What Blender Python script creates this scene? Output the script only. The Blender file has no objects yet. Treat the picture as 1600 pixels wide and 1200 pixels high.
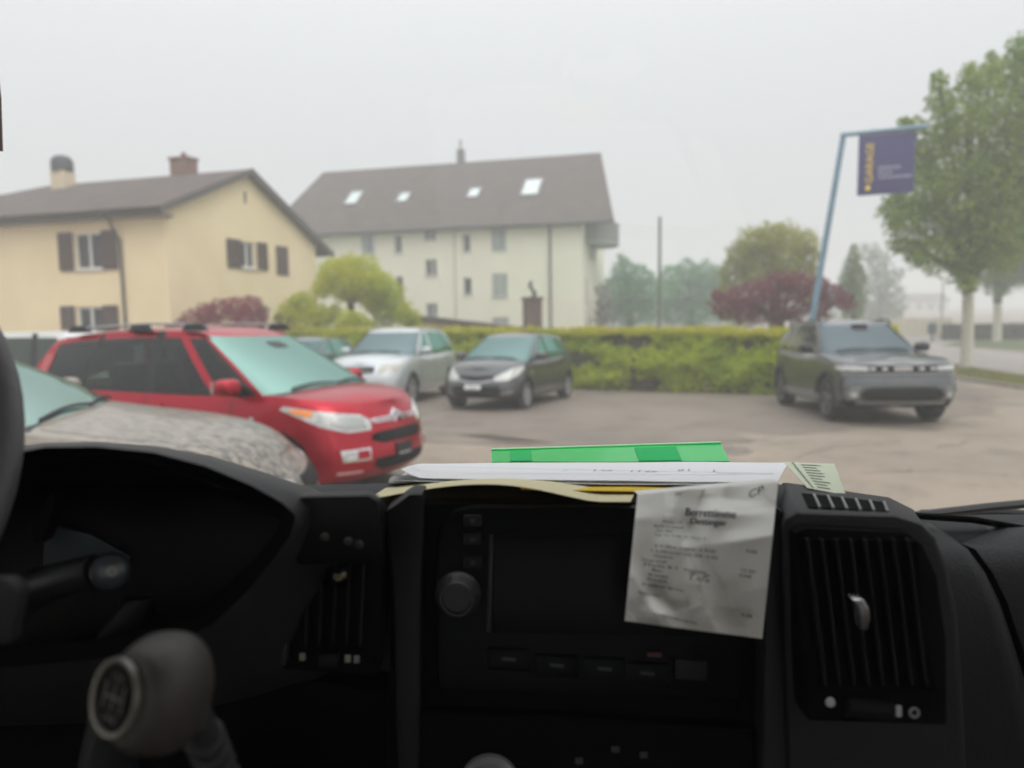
import bpy, bmesh, math, random
import numpy as np
from mathutils import Vector, Matrix, noise
from mathutils.bvhtree import BVHTree

random.seed(7)
rng = np.random.default_rng(7)
sc = bpy.context.scene
COL = sc.collection
R = math.radians

# ---------------------------------------------------------------- camera
FPX = 1160.0
PITCH, ROLL = R(5.71), R(0.8)
EYE = np.array([0, 0, 1.85])
_f = np.array([0, math.cos(PITCH), -math.sin(PITCH)])
_r0 = np.array([1.0, 0, 0])
_u0 = np.array([0, math.sin(PITCH), math.cos(PITCH)])
_r = math.cos(ROLL) * _r0 - math.sin(ROLL) * _u0
_u = math.sin(ROLL) * _r0 + math.cos(ROLL) * _u0
cd = bpy.data.cameras.new('camera')
cam = bpy.data.objects.new('camera', cd)
COL.objects.link(cam)
cam.matrix_world = Matrix(((_r[0], _u[0], -_f[0], EYE[0]), (_r[1], _u[1], -_f[1], EYE[1]),
                           (_r[2], _u[2], -_f[2], EYE[2]), (0, 0, 0, 1)))
cd.sensor_width = 36
cd.lens = 36 * FPX / 1600
cd.clip_start = 0.02
cd.clip_end = 2000
cd.dof.use_dof = True
cd.dof.focus_distance = 1.0
cd.dof.aperture_fstop = 3.3
sc.camera = cam

# ---------------------------------------------------------------- sky, sun, exposure
SUN_EL, SUN_AZ = R(50), R(150)
w = bpy.data.worlds.new('World')
sc.world = w
w.use_nodes = True
nt = w.node_tree
nt.nodes.clear()
out = nt.nodes.new('ShaderNodeOutputWorld')
bg = nt.nodes.new('ShaderNodeBackground')
sky = nt.nodes.new('ShaderNodeTexSky')
sky.sky_type = 'NISHITA'
sky.sun_disc = False
sky.sun_elevation = SUN_EL
sky.sun_rotation = SUN_AZ
sky.dust_density = 6
sky.air_density = 1.5
hs = nt.nodes.new('ShaderNodeHueSaturation')
hs.inputs['Saturation'].default_value = 0.2
nt.links.new(sky.outputs[0], hs.inputs['Color'])
tc = nt.nodes.new('ShaderNodeTexCoord')
sx = nt.nodes.new('ShaderNodeSeparateXYZ')
nt.links.new(tc.outputs['Generated'], sx.inputs[0])
ma = nt.nodes.new('ShaderNodeMath'); ma.operation = 'MAXIMUM'; ma.inputs[1].default_value = 0
nt.links.new(sx.outputs['Z'], ma.inputs[0])
mb = nt.nodes.new('ShaderNodeMath'); mb.operation = 'MULTIPLY_ADD'
mb.inputs[1].default_value = 0.80; mb.inputs[2].default_value = 0.325
mq = nt.nodes.new('ShaderNodeMath'); mq.operation = 'POWER'; mq.inputs[1].default_value = 2.4
nt.links.new(ma.outputs[0], mq.inputs[0]); nt.links.new(mq.outputs[0], mb.inputs[0])
vm = nt.nodes.new('ShaderNodeVectorMath'); vm.operation = 'SCALE'
vm.inputs[0].default_value = (15.6, 16.0, 16.5)          # overcast cloud, brighter overhead (CIE overcast)
nt.links.new(mb.outputs[0], vm.inputs['Scale'])
mx = nt.nodes.new('ShaderNodeMix'); mx.data_type = 'RGBA'
mx.inputs[0].default_value = 0.88
nt.links.new(hs.outputs[0], mx.inputs[6])
nt.links.new(vm.outputs[0], mx.inputs[7])
nt.links.new(mx.outputs[2], bg.inputs[0])
bg.inputs[1].default_value = 0.13
nt.links.new(bg.outputs[0], out.inputs[0])
sd = bpy.data.lights.new('sun', 'SUN')
sun = bpy.data.objects.new('sun', sd)
COL.objects.link(sun)
sd.energy = 0.5
sd.angle = R(30)
sd.color = (1, 0.96, 0.9)
_sv = Vector((math.sin(SUN_AZ) * math.cos(SUN_EL), math.cos(SUN_AZ) * math.cos(SUN_EL), math.sin(SUN_EL)))
sun.rotation_euler = _sv.to_track_quat('Z', 'Y').to_euler()
sun.location = (0, 0, 30)
vs = sc.view_settings
vs.view_transform = 'Standard'; vs.look = 'None'; vs.gamma = 1; vs.exposure = 0.28
vs.use_curve_mapping = False
cy = sc.cycles
cy.use_denoising = True
cy.max_bounces = 8; cy.diffuse_bounces = 4; cy.glossy_bounces = 3; cy.transmission_bounces = 4
cy.transparent_max_bounces = 12
cy.volume_bounces = 1
cy.sample_clamp_indirect = 6
cy.caustics_reflective = False; cy.caustics_refractive = False

# ---------------------------------------------------------------- helpers
def ray(px, py):
    return _f + _r * (px - 800) / FPX + _u * (600 - py) / FPX
def aty(px, py, y):
    """the point of the world plane Y = y seen at a place of the 1600 x 1200 photograph"""
    v = ray(px, py); return Vector(EYE + v * (y / v[1]))
def atz(px, py, z):
    v = ray(px, py); return Vector(EYE + v * ((z - EYE[2]) / v[2]))
def zg(y):
    """height of the ground: nearly level by the van, falling gently to the hedge"""
    t = min(max((y - 5.0) / 17.0, 0), 1)
    return 0.16 - 0.48 * (t * t * (3 - 2 * t) * 0.35 + t * 0.65)
def atg(px, py):
    z = 0.0
    for _ in range(12):
        p = atz(px, py, z); z = zg(p.y)
    return Vector((p.x, p.y, z))

def nodes_of(m):
    m.use_nodes = True
    return m.node_tree, m.node_tree.nodes['Principled BSDF']
_mats = {}
def mat(name, col, rough=0.6, metal=0.0, coat=0.0, spec=0.5, var=0.0, vscale=3.0, bump=0.0, bscale=40.0,
        col2=None, trans=0.0, sub=0.0, island=False, coat_rough=0.05, detail=6.0, sheen=0.0):
    if name in _mats: return _mats[name]
    m = bpy.data.materials.new(name)
    nt, b = nodes_of(m)
    b.inputs['Base Color'].default_value = (*col, 1)
    b.inputs['Roughness'].default_value = rough
    b.inputs['Metallic'].default_value = metal
    b.inputs['Coat Weight'].default_value = coat
    b.inputs['Coat Roughness'].default_value = coat_rough
    b.inputs['Specular IOR Level'].default_value = spec
    tcn = nt.nodes.new('ShaderNodeTexCoord')
    if var > 0 or col2 is not None:
        c2 = col2 if col2 is not None else tuple(min(1, c * (1 - var)) for c in col)
        mixn = nt.nodes.new('ShaderNodeMix'); mixn.data_type = 'RGBA'
        mixn.inputs[6].default_value = (*col, 1); mixn.inputs[7].default_value = (*c2, 1)
        if island:
            g = nt.nodes.new('ShaderNodeNewGeometry')
            n1 = nt.nodes.new('ShaderNodeTexNoise'); n1.inputs['Scale'].default_value = vscale
            n1.inputs['Detail'].default_value = 2
            nt.links.new(tcn.outputs['Object'], n1.inputs['Vector'])
            mm = nt.nodes.new('ShaderNodeMath'); mm.operation = 'MULTIPLY_ADD'
            mm.inputs[1].default_value = 0.55
            cr = nt.nodes.new('ShaderNodeMapRange')
            cr.inputs[1].default_value = 0.35; cr.inputs[2].default_value = 0.65
            cr.inputs[3].default_value = 0.0; cr.inputs[4].default_value = 0.45
            nt.links.new(n1.outputs['Fac'], cr.inputs[0])
            nt.links.new(g.outputs['Random Per Island'], mm.inputs[0])
            nt.links.new(cr.outputs[0], mm.inputs[2])
            nt.links.new(mm.outputs[0], mixn.inputs[0])
        else:
            n1 = nt.nodes.new('ShaderNodeTexNoise'); n1.inputs['Scale'].default_value = vscale
            n1.inputs['Detail'].default_value = detail
            nt.links.new(tcn.outputs['Object'], n1.inputs['Vector'])
            cr = nt.nodes.new('ShaderNodeMapRange')
            cr.inputs[1].default_value = 0.35; cr.inputs[2].default_value = 0.65
            nt.links.new(n1.outputs['Fac'], cr.inputs[0])
            nt.links.new(cr.outputs[0], mixn.inputs[0])
        nt.links.new(mixn.outputs[2], b.inputs['Base Color'])
    if bump > 0:
        n2 = nt.nodes.new('ShaderNodeTexNoise'); n2.inputs['Scale'].default_value = bscale
        n2.inputs['Detail'].default_value = 4
        nt.links.new(tcn.outputs['Object'], n2.inputs['Vector'])
        bp = nt.nodes.new('ShaderNodeBump'); bp.inputs['Strength'].default_value = bump
        bp.inputs['Distance'].default_value = 0.02
        nt.links.new(n2.outputs['Fac'], bp.inputs['Height'])
        nt.links.new(bp.outputs[0], b.inputs['Normal'])
    if trans > 0:      # light shining through thin leaves / paper
        tr = nt.nodes.new('ShaderNodeBsdfTranslucent')
        tr.inputs[0].default_value = (*[min(1, c * 1.3) for c in col], 1)
        ms = nt.nodes.new('ShaderNodeMixShader'); ms.inputs[0].default_value = trans
        nt.links.new(b.outputs[0], ms.inputs[1]); nt.links.new(tr.outputs[0], ms.inputs[2])
        nt.links.new(ms.outputs[0], nt.nodes['Material Output'].inputs[0])
        if var > 0 or col2 is not None:
            nt.links.new(mixn.outputs[2], tr.inputs[0])
    _mats[name] = m
    return m
def thin_glass(name, tint, fres=1.45, gcol=(1, 1, 1), base=0.0, basecol=(0, 0, 0)):
    """a thin pane: transparent tint + mirror reflection by Fresnel (+ an opaque dark share for tinted panes)"""
    if name in _mats: return _mats[name]
    m = bpy.data.materials.new(name); m.use_nodes = True
    nt = m.node_tree; nt.nodes.clear()
    o = nt.nodes.new('ShaderNodeOutputMaterial')
    t = nt.nodes.new('ShaderNodeBsdfTransparent'); t.inputs[0].default_value = (*tint, 1)
    g = nt.nodes.new('ShaderNodeBsdfGlossy'); g.inputs['Roughness'].default_value = 0.02
    g.inputs['Color'].default_value = (*gcol, 1)
    fr = nt.nodes.new('ShaderNodeFresnel'); fr.inputs[0].default_value = fres
    x = nt.nodes.new('ShaderNodeMixShader')
    nt.links.new(fr.outputs[0], x.inputs[0])
    if base > 0:
        d = nt.nodes.new('ShaderNodeBsdfDiffuse'); d.inputs[0].default_value = (*basecol, 1)
        y = nt.nodes.new('ShaderNodeMixShader'); y.inputs[0].default_value = base
        nt.links.new(t.outputs[0], y.inputs[1]); nt.links.new(d.outputs[0], y.inputs[2])
        nt.links.new(y.outputs[0], x.inputs[1])
    else:
        nt.links.new(t.outputs[0], x.inputs[1])
    nt.links.new(g.outputs[0], x.inputs[2]); nt.links.new(x.outputs[0], o.inputs[0])
    _mats[name] = m
    return m

def link(o, parent=None):
    COL.objects.link(o)
    if parent is not None: o.parent = parent
    return o
def tag(o, label=None, cat=None, group=None, kind=None):
    if label: o['label'] = label
    if cat: o['category'] = cat
    if group: o['group'] = group
    if kind: o['kind'] = kind
    return o
def thing(name, loc, rz=0.0, label=None, cat=None, group=None):
    o = bpy.data.objects.new(name, None)
    o.location = loc; o.rotation_euler = (0, 0, rz); o.empty_display_size = 0.3
    COL.objects.link(o)
    return tag(o, label, cat, group)

class MB:
    """collects geometry, then builds ONE mesh object"""
    def __init__(s): s.v = []; s.f = []; s.m = []
    def add(s, vs, fs, mi=0):
        k = len(s.v); s.v += [tuple(p) for p in vs]
        s.f += [tuple(i + k for i in q) for q in fs]; s.m += [mi] * len(fs); return s
    def box(s, a, b, mi=0, mtx=None):
        x0, y0, z0 = a; x1, y1, z1 = b
        vs = [Vector(p) for p in ((x0,y0,z0),(x1,y0,z0),(x1,y1,z0),(x0,y1,z0),(x0,y0,z1),(x1,y0,z1),(x1,y1,z1),(x0,y1,z1))]
        if mtx: vs = [mtx @ p for p in vs]
        return s.add(vs, [(0,3,2,1),(4,5,6,7),(0,1,5,4),(1,2,6,5),(2,3,7,6),(3,0,4,7)], mi)
    def tube(s, pts, rad, n=8, mi=0, caps=True, flat=1.0):
        pts = [Vector(p) for p in pts]
        if not hasattr(rad, '__len__'): rad = [rad] * len(pts)
        rings = []; up = Vector((0.13, 0.21, 1))
        for i, p in enumerate(pts):
            d = (pts[min(i+1, len(pts)-1)] - pts[max(i-1, 0)]).normalized()
            a = d.cross(up if abs(d.z) < 0.95 else Vector((1, 0.1, 0))).normalized(); b = d.cross(a)
            rings.append([p + (a * math.cos(2*math.pi*k/n) + b * flat * math.sin(2*math.pi*k/n)) * rad[i] for k in range(n)])
        vs = [q for r_ in rings for q in r_]
        fs = [(i*n+k, i*n+(k+1) % n, (i+1)*n+(k+1) % n, (i+1)*n+k) for i in range(len(pts)-1) for k in range(n)]
        if caps:
            fs.append(tuple(range(n-1, -1, -1))); fs.append(tuple((len(pts)-1)*n+k for k in range(n)))
        return s.add(vs, fs, mi)
    def lathe(s, prof, origin, axis, n=24, mi=0, mis=None):
        """prof: (radius, distance along axis)"""
        axis = Vector(axis).normalized(); o = Vector(origin)
        a = axis.cross(Vector((0, 0, 1)) if abs(axis.z) < 0.9 else Vector((1, 0, 0))).normalized(); b = axis.cross(a)
        vs = [o + axis*h + (a*math.cos(2*math.pi*k/n) + b*math.sin(2*math.pi*k/n))*r_ for r_, h in prof for k in range(n)]
        for i in range(len(prof)-1):
            pass
        fs = [(i*n+k, i*n+(k+1) % n, (i+1)*n+(k+1) % n, (i+1)*n+k) for i in range(len(prof)-1) for k in range(n)]
        k0 = len(s.f)
        s.add(vs, fs, mi)
        if mis:
            for i in range(len(prof)-1):
                for k in range(n): s.m[k0+i*n+k] = mis[i]
        return s
    def prism(s, poly, vec, mi=0):
        """poly: list of 3D points, extruded by vec"""
        n = len(poly); vec = Vector(vec); p = [Vector(q) for q in poly]
        vs = p + [q + vec for q in p]
        fs = [tuple(range(n)), tuple(range(2*n-1, n-1, -1))] + [(i, n+i, n+(i+1) % n, (i+1) % n) for i in range(n)]
        return s.add(vs, fs, mi)
    def build(s, name, mats, parent=None, smooth=False, fix=True, bevel=0, angle=40):
        me = bpy.data.meshes.new(name); me.from_pydata(s.v, [], s.f)
        if not isinstance(mats, (list, tuple)): mats = [mats]
        for m in mats: me.materials.append(m)
        if len(mats) > 1: me.polygons.foreach_set('material_index', s.m)
        if fix or bevel:
            b = bmesh.new(); b.from_mesh(me)
            if fix: bmesh.ops.recalc_face_normals(b, faces=b.faces)
            if bevel:
                es = [e for e in b.edges if len(e.link_faces) == 2 and e.calc_face_angle(0) > R(30)]
                bmesh.ops.bevel(b, geom=es, offset=bevel, segments=2, profile=0.6, affect='EDGES', clamp_overlap=True)
            b.to_mesh(me); b.free()
        if smooth or bevel:
            me.polygons.foreach_set('use_smooth', [True] * len(me.polygons))
            try: me.set_sharp_from_angle(angle=R(angle))
            except Exception: pass
        return link(bpy.data.objects.new(name, me), parent)

def grid_mesh(P, name, mats, parent=None, smooth=True, thick=0.0, mi=None, angle=60):
    """P: 2D list of points -> quad sheet (optionally with thickness along its normals)"""
    nu, nv = len(P), len(P[0])
    me = bpy.data.meshes.new(name)
    vs = [tuple(p) for row in P for p in row]
    fs = [(i*nv+j, (i+1)*nv+j, (i+1)*nv+j+1, i*nv+j+1) for i in range(nu-1) for j in range(nv-1)]
    me.from_pydata(vs, [], fs)
    if thick:
        b = bmesh.new(); b.from_mesh(me)
        bmesh.ops.solidify(b, geom=b.faces[:], thickness=thick)
        bmesh.ops.recalc_face_normals(b, faces=b.faces)
        b.to_mesh(me); b.free()
    me.materials.append(mats)
    if smooth:
        me.polygons.foreach_set('use_smooth', [True] * len(me.polygons))
        try: me.set_sharp_from_angle(angle=R(angle))
        except Exception: pass
    return link(bpy.data.objects.new(name, me), parent)

def quads_mesh(name, verts, mats, parent=None, mi=None):
    """verts: (n,4,3) array of separate quads (leaves)"""
    n = len(verts); me = bpy.data.meshes.new(name)
    me.vertices.add(n*4); me.vertices.foreach_set('co', np.ascontiguousarray(verts, dtype=np.float32).ravel())
    me.loops.add(n*4); me.loops.foreach_set('vertex_index', np.arange(n*4, dtype=np.int32))
    me.polygons.add(n); me.polygons.foreach_set('loop_start', np.arange(0, n*4, 4, dtype=np.int32))
    if not isinstance(mats, (list, tuple)): mats = [mats]
    for m in mats: me.materials.append(m)
    if mi is not None: me.polygons.foreach_set('material_index', np.asarray(mi, dtype=np.int32))
    me.update(calc_edges=True)
    return link(bpy.data.objects.new(name, me), parent)

def leaf_quads(pos, nrm, size, spread=0.7, aspect=0.6):
    n = len(pos)
    d = nrm + rng.normal(0, spread, (n, 3)); d /= np.linalg.norm(d, axis=1, keepdims=True) + 1e-9
    t = np.cross(d, rng.normal(0, 1, (n, 3))); t /= np.linalg.norm(t, axis=1, keepdims=True) + 1e-9
    b = np.cross(d, t)
    s = (size * rng.uniform(0.6, 1.3, (n, 1)))
    a = t * s * 0.5; c = b * s * 0.5 * aspect
    q = np.stack([pos - a, pos - c + a*0.1, pos + a, pos + c + a*0.1], axis=1)
    q[:, [0, 2]] += (d * s * 0.12)[:, None, :]
    return q
def blob_leaves(blobs, size, dens=1.0, squash=1.0, shell=0.55, spread=0.8):
    P, N = [], []
    for (c, r_) in blobs:
        n = max(12, int(dens * 9.0 * (r_ / size) ** 2))
        v = rng.normal(0, 1, (n, 3)); v /= np.linalg.norm(v, axis=1, keepdims=True)
        rad = r_ * (shell + (1.06 - shell) * rng.uniform(0, 1, (n, 1)) ** 0.6)
        wob = 1 + 0.22 * np.sin(v[:, :1]*5 + c[0]*3) * np.cos(v[:, 2:3]*6 + c[2]*5)
        P.append(np.array(c) + v * rad * wob * np.array([1, 1, squash])); N.append(v)
    return leaf_quads(np.concatenate(P), np.concatenate(N), size, spread)

def text_mesh(s, size, extrude=0.0, align='LEFT', space=1.0):
    cu = bpy.data.curves.new('txt', 'FONT'); cu.body = s; cu.size = size; cu.extrude = extrude
    cu.align_x = align; cu.space_line = space
    o = bpy.data.objects.new('txt', cu); COL.objects.link(o)
    dg = bpy.context.evaluated_depsgraph_get()
    me = bpy.data.meshes.new_from_object(o.evaluated_get(dg))
    v = [tuple(p.co) for p in me.vertices]; f = [tuple(p.vertices) for p in me.polygons]
    bpy.data.objects.remove(o); bpy.data.curves.remove(cu); bpy.data.meshes.remove(me)
    return v, f

def opaque_glass(name, tint, base, f0=.25, rough=.02):
    """tinted car glass with a heat-reflecting coating: a coloured mirror over a dark inside"""
    if name in _mats: return _mats[name]
    m = bpy.data.materials.new(name); m.use_nodes = True; nt = m.node_tree; nt.nodes.clear()
    o = nt.nodes.new('ShaderNodeOutputMaterial'); d = nt.nodes.new('ShaderNodeBsdfDiffuse'); d.inputs[0].default_value = (*base, 1)
    g = nt.nodes.new('ShaderNodeBsdfGlossy'); g.inputs['Color'].default_value = (*tint, 1); g.inputs['Roughness'].default_value = rough
    fr = nt.nodes.new('ShaderNodeFresnel'); fr.inputs[0].default_value = 1.5
    a = nt.nodes.new('ShaderNodeMath'); a.operation = 'MULTIPLY_ADD'; a.inputs[1].default_value = 1-f0; a.inputs[2].default_value = f0
    x = nt.nodes.new('ShaderNodeMixShader')
    nt.links.new(fr.outputs[0], a.inputs[0]); nt.links.new(a.outputs[0], x.inputs[0])
    nt.links.new(d.outputs[0], x.inputs[1]); nt.links.new(g.outputs[0], x.inputs[2]); nt.links.new(x.outputs[0], o.inputs[0])
    _mats[name] = m; return m


# ================================================================ cars
def itp(x, tab):
    xs = [p[0] for p in tab]; ys = [p[1] for p in tab]
    return float(np.interp(x, xs, ys))
def sitp(x, tab):
    """smooth monotone-ish interpolation"""
    xs = [p[0] for p in tab]; ys = [p[1] for p in tab]
    if x <= xs[0]: return ys[0]
    if x >= xs[-1]: return ys[-1]
    for i in range(len(xs)-1):
        if x <= xs[i+1]:
            h = xs[i+1]-xs[i]; t = (x-xs[i])/h
            def sl(k):
                if k <= 0 or k >= len(xs)-1: return (ys[min(k+1, len(xs)-1)]-ys[max(k-1, 0)])/(xs[min(k+1, len(xs)-1)]-xs[max(k-1, 0)])
                return (ys[k+1]-ys[k-1])/(xs[k+1]-xs[k-1])
            m0, m1 = sl(i)*h, sl(i+1)*h
            return (2*t**3-3*t**2+1)*ys[i]+(t**3-2*t**2+t)*m0+(-2*t**3+3*t**2)*ys[i+1]+(t**3-t**2)*m1

RUBBER = lambda: mat('tyre rubber', (0.018, 0.018, 0.019), 0.85)
BLACKP = lambda: mat('black car plastic', (0.022, 0.022, 0.024), 0.55, var=0.2, vscale=8)
CHROME = lambda: mat('chrome', (0.75, 0.76, 0.78), 0.12, metal=1.0)
def LENS(): return mat('headlight lens', (0.62, 0.63, 0.60), 0.08, coat=1.0, col2=(0.38, 0.39, 0.38), vscale=14)
SEAL = lambda: mat('rubber seal', (0.012, 0.012, 0.013), 0.5)

def make_car(S):
    """S: dict with the measures of one car; returns its root, facing +X"""
    L2 = S['L']/2; W = S['W']/2; paint = S['paint']; wr = S['R']; wx = S['wx']; Ra = wr + S.get('gap', 0.045)
    root = thing(S['name'], (0, 0, 0), 0, S['label'], S.get('cat', 'car'), S.get('group'))
    ztop = S['ztop']; xf_t = S['xf']; xr_t = S['xr']; wt = S['w']
    cf, cr_, nf, nr = S.get('cf', .62), S.get('cr', .5), S.get('nf', 2.5), S.get('nr', 2.8)
    sill = S.get('sill', .24)
    def zb(x):
        return sill + 0.05*max(0, (abs(x)-wx[0])/(L2-wx[0]))
    def plan(x): return 1 - S.get('boat', .035)*(x/L2)**2
    NV = 15; vs_ = [i/(NV-1) for i in range(NV)]
    def halfring(v):
        """points from rear centre round the side to the front centre"""
        xf, xr, wv = L2+sitp(v, xf_t), -L2-sitp(v, xr_t), W*sitp(v, wt)
        pts = []
        for k in range(9):
            th = math.pi/2*(1-k/9)
            pts.append((xr + cr_ - cr_*math.sin(th)**(2/nr), wv*math.cos(th)**(2/nr)*plan(xr)))
        ns = int((2*L2-cf-cr_)/0.045)
        for k in range(ns+1):
            x = xr+cr_ + (xf-cf-xr-cr_)*k/ns
            pts.append((x, wv*plan(x)))
        for k in range(1, 13):
            th = math.pi/2*k/12
            pts.append((xf-cf+cf*math.sin(th)**(2/nf), wv*max(0, math.cos(th))**(2/nf)*plan(xf)))
        return [(x, y, zb(x)+(sitp(x, ztop)-zb(x))*v) for x, y in pts]
    rings = [halfring(v) for v in vs_]
    NP = len(rings[0])
    verts = []; faces = []; fm = []
    idx = {}
    for s in (1, -1):
        for j, rg in enumerate(rings):
            for i, (x, y, z) in enumerate(rg):
                if s == -1 and (i == 0 or i == NP-1): idx[(s, j, i)] = idx[(1, j, i)]; continue
                idx[(s, j, i)] = len(verts); verts.append([x, s*y, z])
    dead = set()
    for s in (1, -1):
        for j in range(NV-1):
            for i in range(NP-1):
                q = [idx[(s, j, i)], idx[(s, j, i+1)], idx[(s, j+1, i+1)], idx[(s, j+1, i)]]
                cx = sum(verts[k][0] for k in q)/4; cz = sum(verts[k][2] for k in q)/4; cyy = sum(verts[k][1] for k in q)/4
                if any(math.hypot(cx-x_, cz-wr) < Ra for x_ in wx) and abs(cyy) > W*.6:
                    dead.update(q); continue
                faces.append(tuple(q)); fm.append(2 if (j < S.get('clad', 1)) else 0)
    live = set(k for q in faces for k in q)
    for k in dead & live:
        x, y, z = verts[k]
        x_ = min(wx, key=lambda a: abs(a-x)); d = math.hypot(x-x_, z-wr)
        if abs(d-Ra) < 0.09 and d > 1e-6:
            verts[k][0] = x_+(x-x_)*Ra/d; verts[k][2] = wr+(z-wr)*Ra/d
    # the deck: bonnet, and the shelf under the glass
    TS = [-1, -.96, -.9, -.885, -.6, -.3, 0, .3, .6, .885, .9, .96, 1]
    top = rings[-1]; crown = S.get('crown', .07)
    xc = S['gh']['xwb']
    didx = []
    for i, (x, y, z) in enumerate(top):
        row = []
        for t in TS:
            if t == 1: row.append(idx[(1, NV-1, i)]); continue
            if t == -1: row.append(idx[(-1, NV-1, i)]); continue
            cfac = min(1, max(0, (L2-x)/.35)) if x > 0 else .3
            verts.append([x, t*y, z+crown*cfac*(1-abs(t)**2.2)]); row.append(len(verts)-1)
        didx.append(row)
    for i in range(NP-1):
        for a in range(len(TS)-1):
            if 0 < i < NP-1 or True:
                q = (didx[i][a], didx[i][a+1], didx[i+1][a+1], didx[i+1][a])
                q = tuple(dict.fromkeys(q))
                if len(q) < 3: continue
                x = top[i][0]
                seam = (a in (2, 9)) and x > xc-.1
                faces.append(q); fm.append(1 if seam or (x < xc-.12 and 1 <= a <= 10) else (3 if (x > xc-.05 and 3 <= a <= 8) else 0))
    # underside
    for i in range(NP-1):
        q = (idx[(1, 0, i)], idx[(1, 0, i+1)], idx[(-1, 0, i+1)], idx[(-1, 0, i)])
        q = tuple(dict.fromkeys(q))
        if len(q) > 2: faces.append(q); fm.append(1)
    # ---- greenhouse
    G = S['gh']; GV = [0, .05, .12, .25, .4, .55, .7, .82, .9, .95, 1]
    parts = {}
    gv = []; gf = {}
    def belt_w(x): return W*sitp(1, wt)*plan(x)
    def gring(v):
        xfc = G['xwb']+(G['xwt']-G['xwb'])*v + G.get('wbow', .05)*4*v*(1-v)
        xa = G['xab']+(G['xat']-G['xab'])*v + G.get('wbow', .05)*3.2*v*(1-v)
        xre = G['xrb']+(G['xrt']-G['xrb'])*v - G.get('rbow', .04)*4*v*(1-v)
        xd = xre + G.get('rc', .16)
        bw = belt_w(xa)-G.get('inset', .015)
        wv = bw+(G['wr']-bw)*(v**1.25)
        P = []
        for k in range(6):
            th = math.pi/2*(1-k/6)
            P.append((xd-(xd-xre)*math.sin(th)**(2/3), wv*math.cos(th)**(2/3), 'rear' if k < 5 else 'pillar'))
        br = [(xd, 'pillar')]
        for (x0, x1, typ) in G['cuts']: br.append((x0+(x1-x0)*v, typ))
        br.append((xa, None))
        for k in range(len(br)-1):
            a, b = br[k][0], br[k+1][0]; n = max(1, int((br[k+1][0]-br[k][0])/.16))
            n = G['n'][k]
            for m_ in range(n):
                x = a+(b-a)*m_/n
                taper = 1-.05*max(0, (-x-.6)/L2)
                P.append((x, wv*taper, br[k][1]))
        P.append((xa, wv, 'apillar'))
        cfx = xfc-xa
        for k in range(1, 13):
            th = math.pi/2*k/12
            P.append((xa+cfx*math.sin(th)**(2/2.2), wv*max(0, math.cos(th))**(2/2.2), 'windscreen'))
        o = []
        for x, y, typ in P:
            zb_ = sitp(min(x, L2-.05), ztop) - .015
            if x > xa: zb_ += crown*(1-(y/ (belt_w(x)+1e-6))**2)*min(1, (L2-x)/.35)
            zt_ = sitp(x, G['zr'])
            o.append((x, y, zb_+(zt_-zb_)*v, typ))
        return o
    GR = [gring(v) for v in GV]; GN = len(GR[0])
    gi = {}
    for s in (1, -1):
        for j in range(len(GV)):
            for i in range(GN):
                if s == -1 and i in (0, GN-1): gi[(s, j, i)] = gi[(1, j, i)]; continue
                x, y, z, t = GR[j][i]; gi[(s, j, i)] = len(gv); gv.append((x, s*y, z))
    tw = {}
    for s in (1, -1):
        seg = 0; last = None
        for i in range(GN-1):
            typ = GR[0][i][3]
            if typ != last: seg += 1; last = typ
            for j in range(len(GV)-1):
                q = (gi[(s, j, i)], gi[(s, j, i+1)], gi[(s, j+1, i+1)], gi[(s, j+1, i)])
                v0 = GV[j]
                if typ in ('pillar', 'apillar', 'black'):
                    key = 'body0' if typ != 'black' else 'body1'
                    if typ == 'pillar' and v0 < .05 and i < GN: key = 'body0'
                elif typ == 'windscreen': key = 'windscreen' if v0 < .95 else 'body0'
                elif typ == 'rear': key = 'rear_window' if .12 <= v0 < .9 else 'body0'
                else:
                    key = ('side_window', s, seg) if .05 <= v0 < .9 else ('body1' if v0 < .05 else 'body0')
                gf.setdefault(key, []).append(q)
    # roof
    topi = [[gi[(1, len(GV)-1, i)], gi[(-1, len(GV)-1, i)]] for i in range(GN)]
    RT = [-1, -.95, -.8, -.5, 0, .5, .8, .95, 1]; rows = []
    for i in range(GN):
        x, y, z, _ = GR[-1][i]; row = []
        for t in RT:
            if t == 1: row.append(topi[i][0]); continue
            if t == -1: row.append(topi[i][1]); continue
            cfac = min(1, min(G['xwt']-x, x-G['xrt'])/.3) if True else 1
            gv.append((x, t*y, z+G.get('rcrown', .05)*max(0, cfac)*(1-abs(t)**2.5))); row.append(len(gv)-1)
        rows.append(row)
    for i in range(GN-1):
        for a in range(len(RT)-1):
            q = tuple(dict.fromkeys((rows[i][a], rows[i][a+1], rows[i+1][a+1], rows[i+1][a])))
            if len(q) > 2: gf.setdefault('body0', []).append(q)
    # all body faces into one mesh
    k0 = len(verts); verts2 = verts+[list(p) for p in gv]
    for key, mi in (('body0', 0), ('body1', 1)):
        for q in gf.get(key, []): faces.append(tuple(a+k0 for a in q)); fm.append(mi)
    def make(name, fidx, mats, allv, mis=None, parent=root, weld=True):
        me = bpy.data.meshes.new(name)
        used = sorted(set(a for q in fidx for a in q)); mp = {a: i for i, a in enumerate(used)}
        me.from_pydata([allv[a] for a in used], [], [tuple(mp[a] for a in q) for q in fidx])
        for m in mats: me.materials.append(m)
        if mis: me.polygons.foreach_set('material_index', mis)
        b = bmesh.new(); b.from_mesh(me)
        bmesh.ops.recalc_face_normals(b, faces=b.faces)
        b.to_mesh(me); b.free()
        me.polygons.foreach_set('use_smooth', [True]*len(me.polygons))
        me.set_sharp_from_angle(angle=R(48))
        return link(bpy.data.objects.new(name, me), parent)
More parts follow.
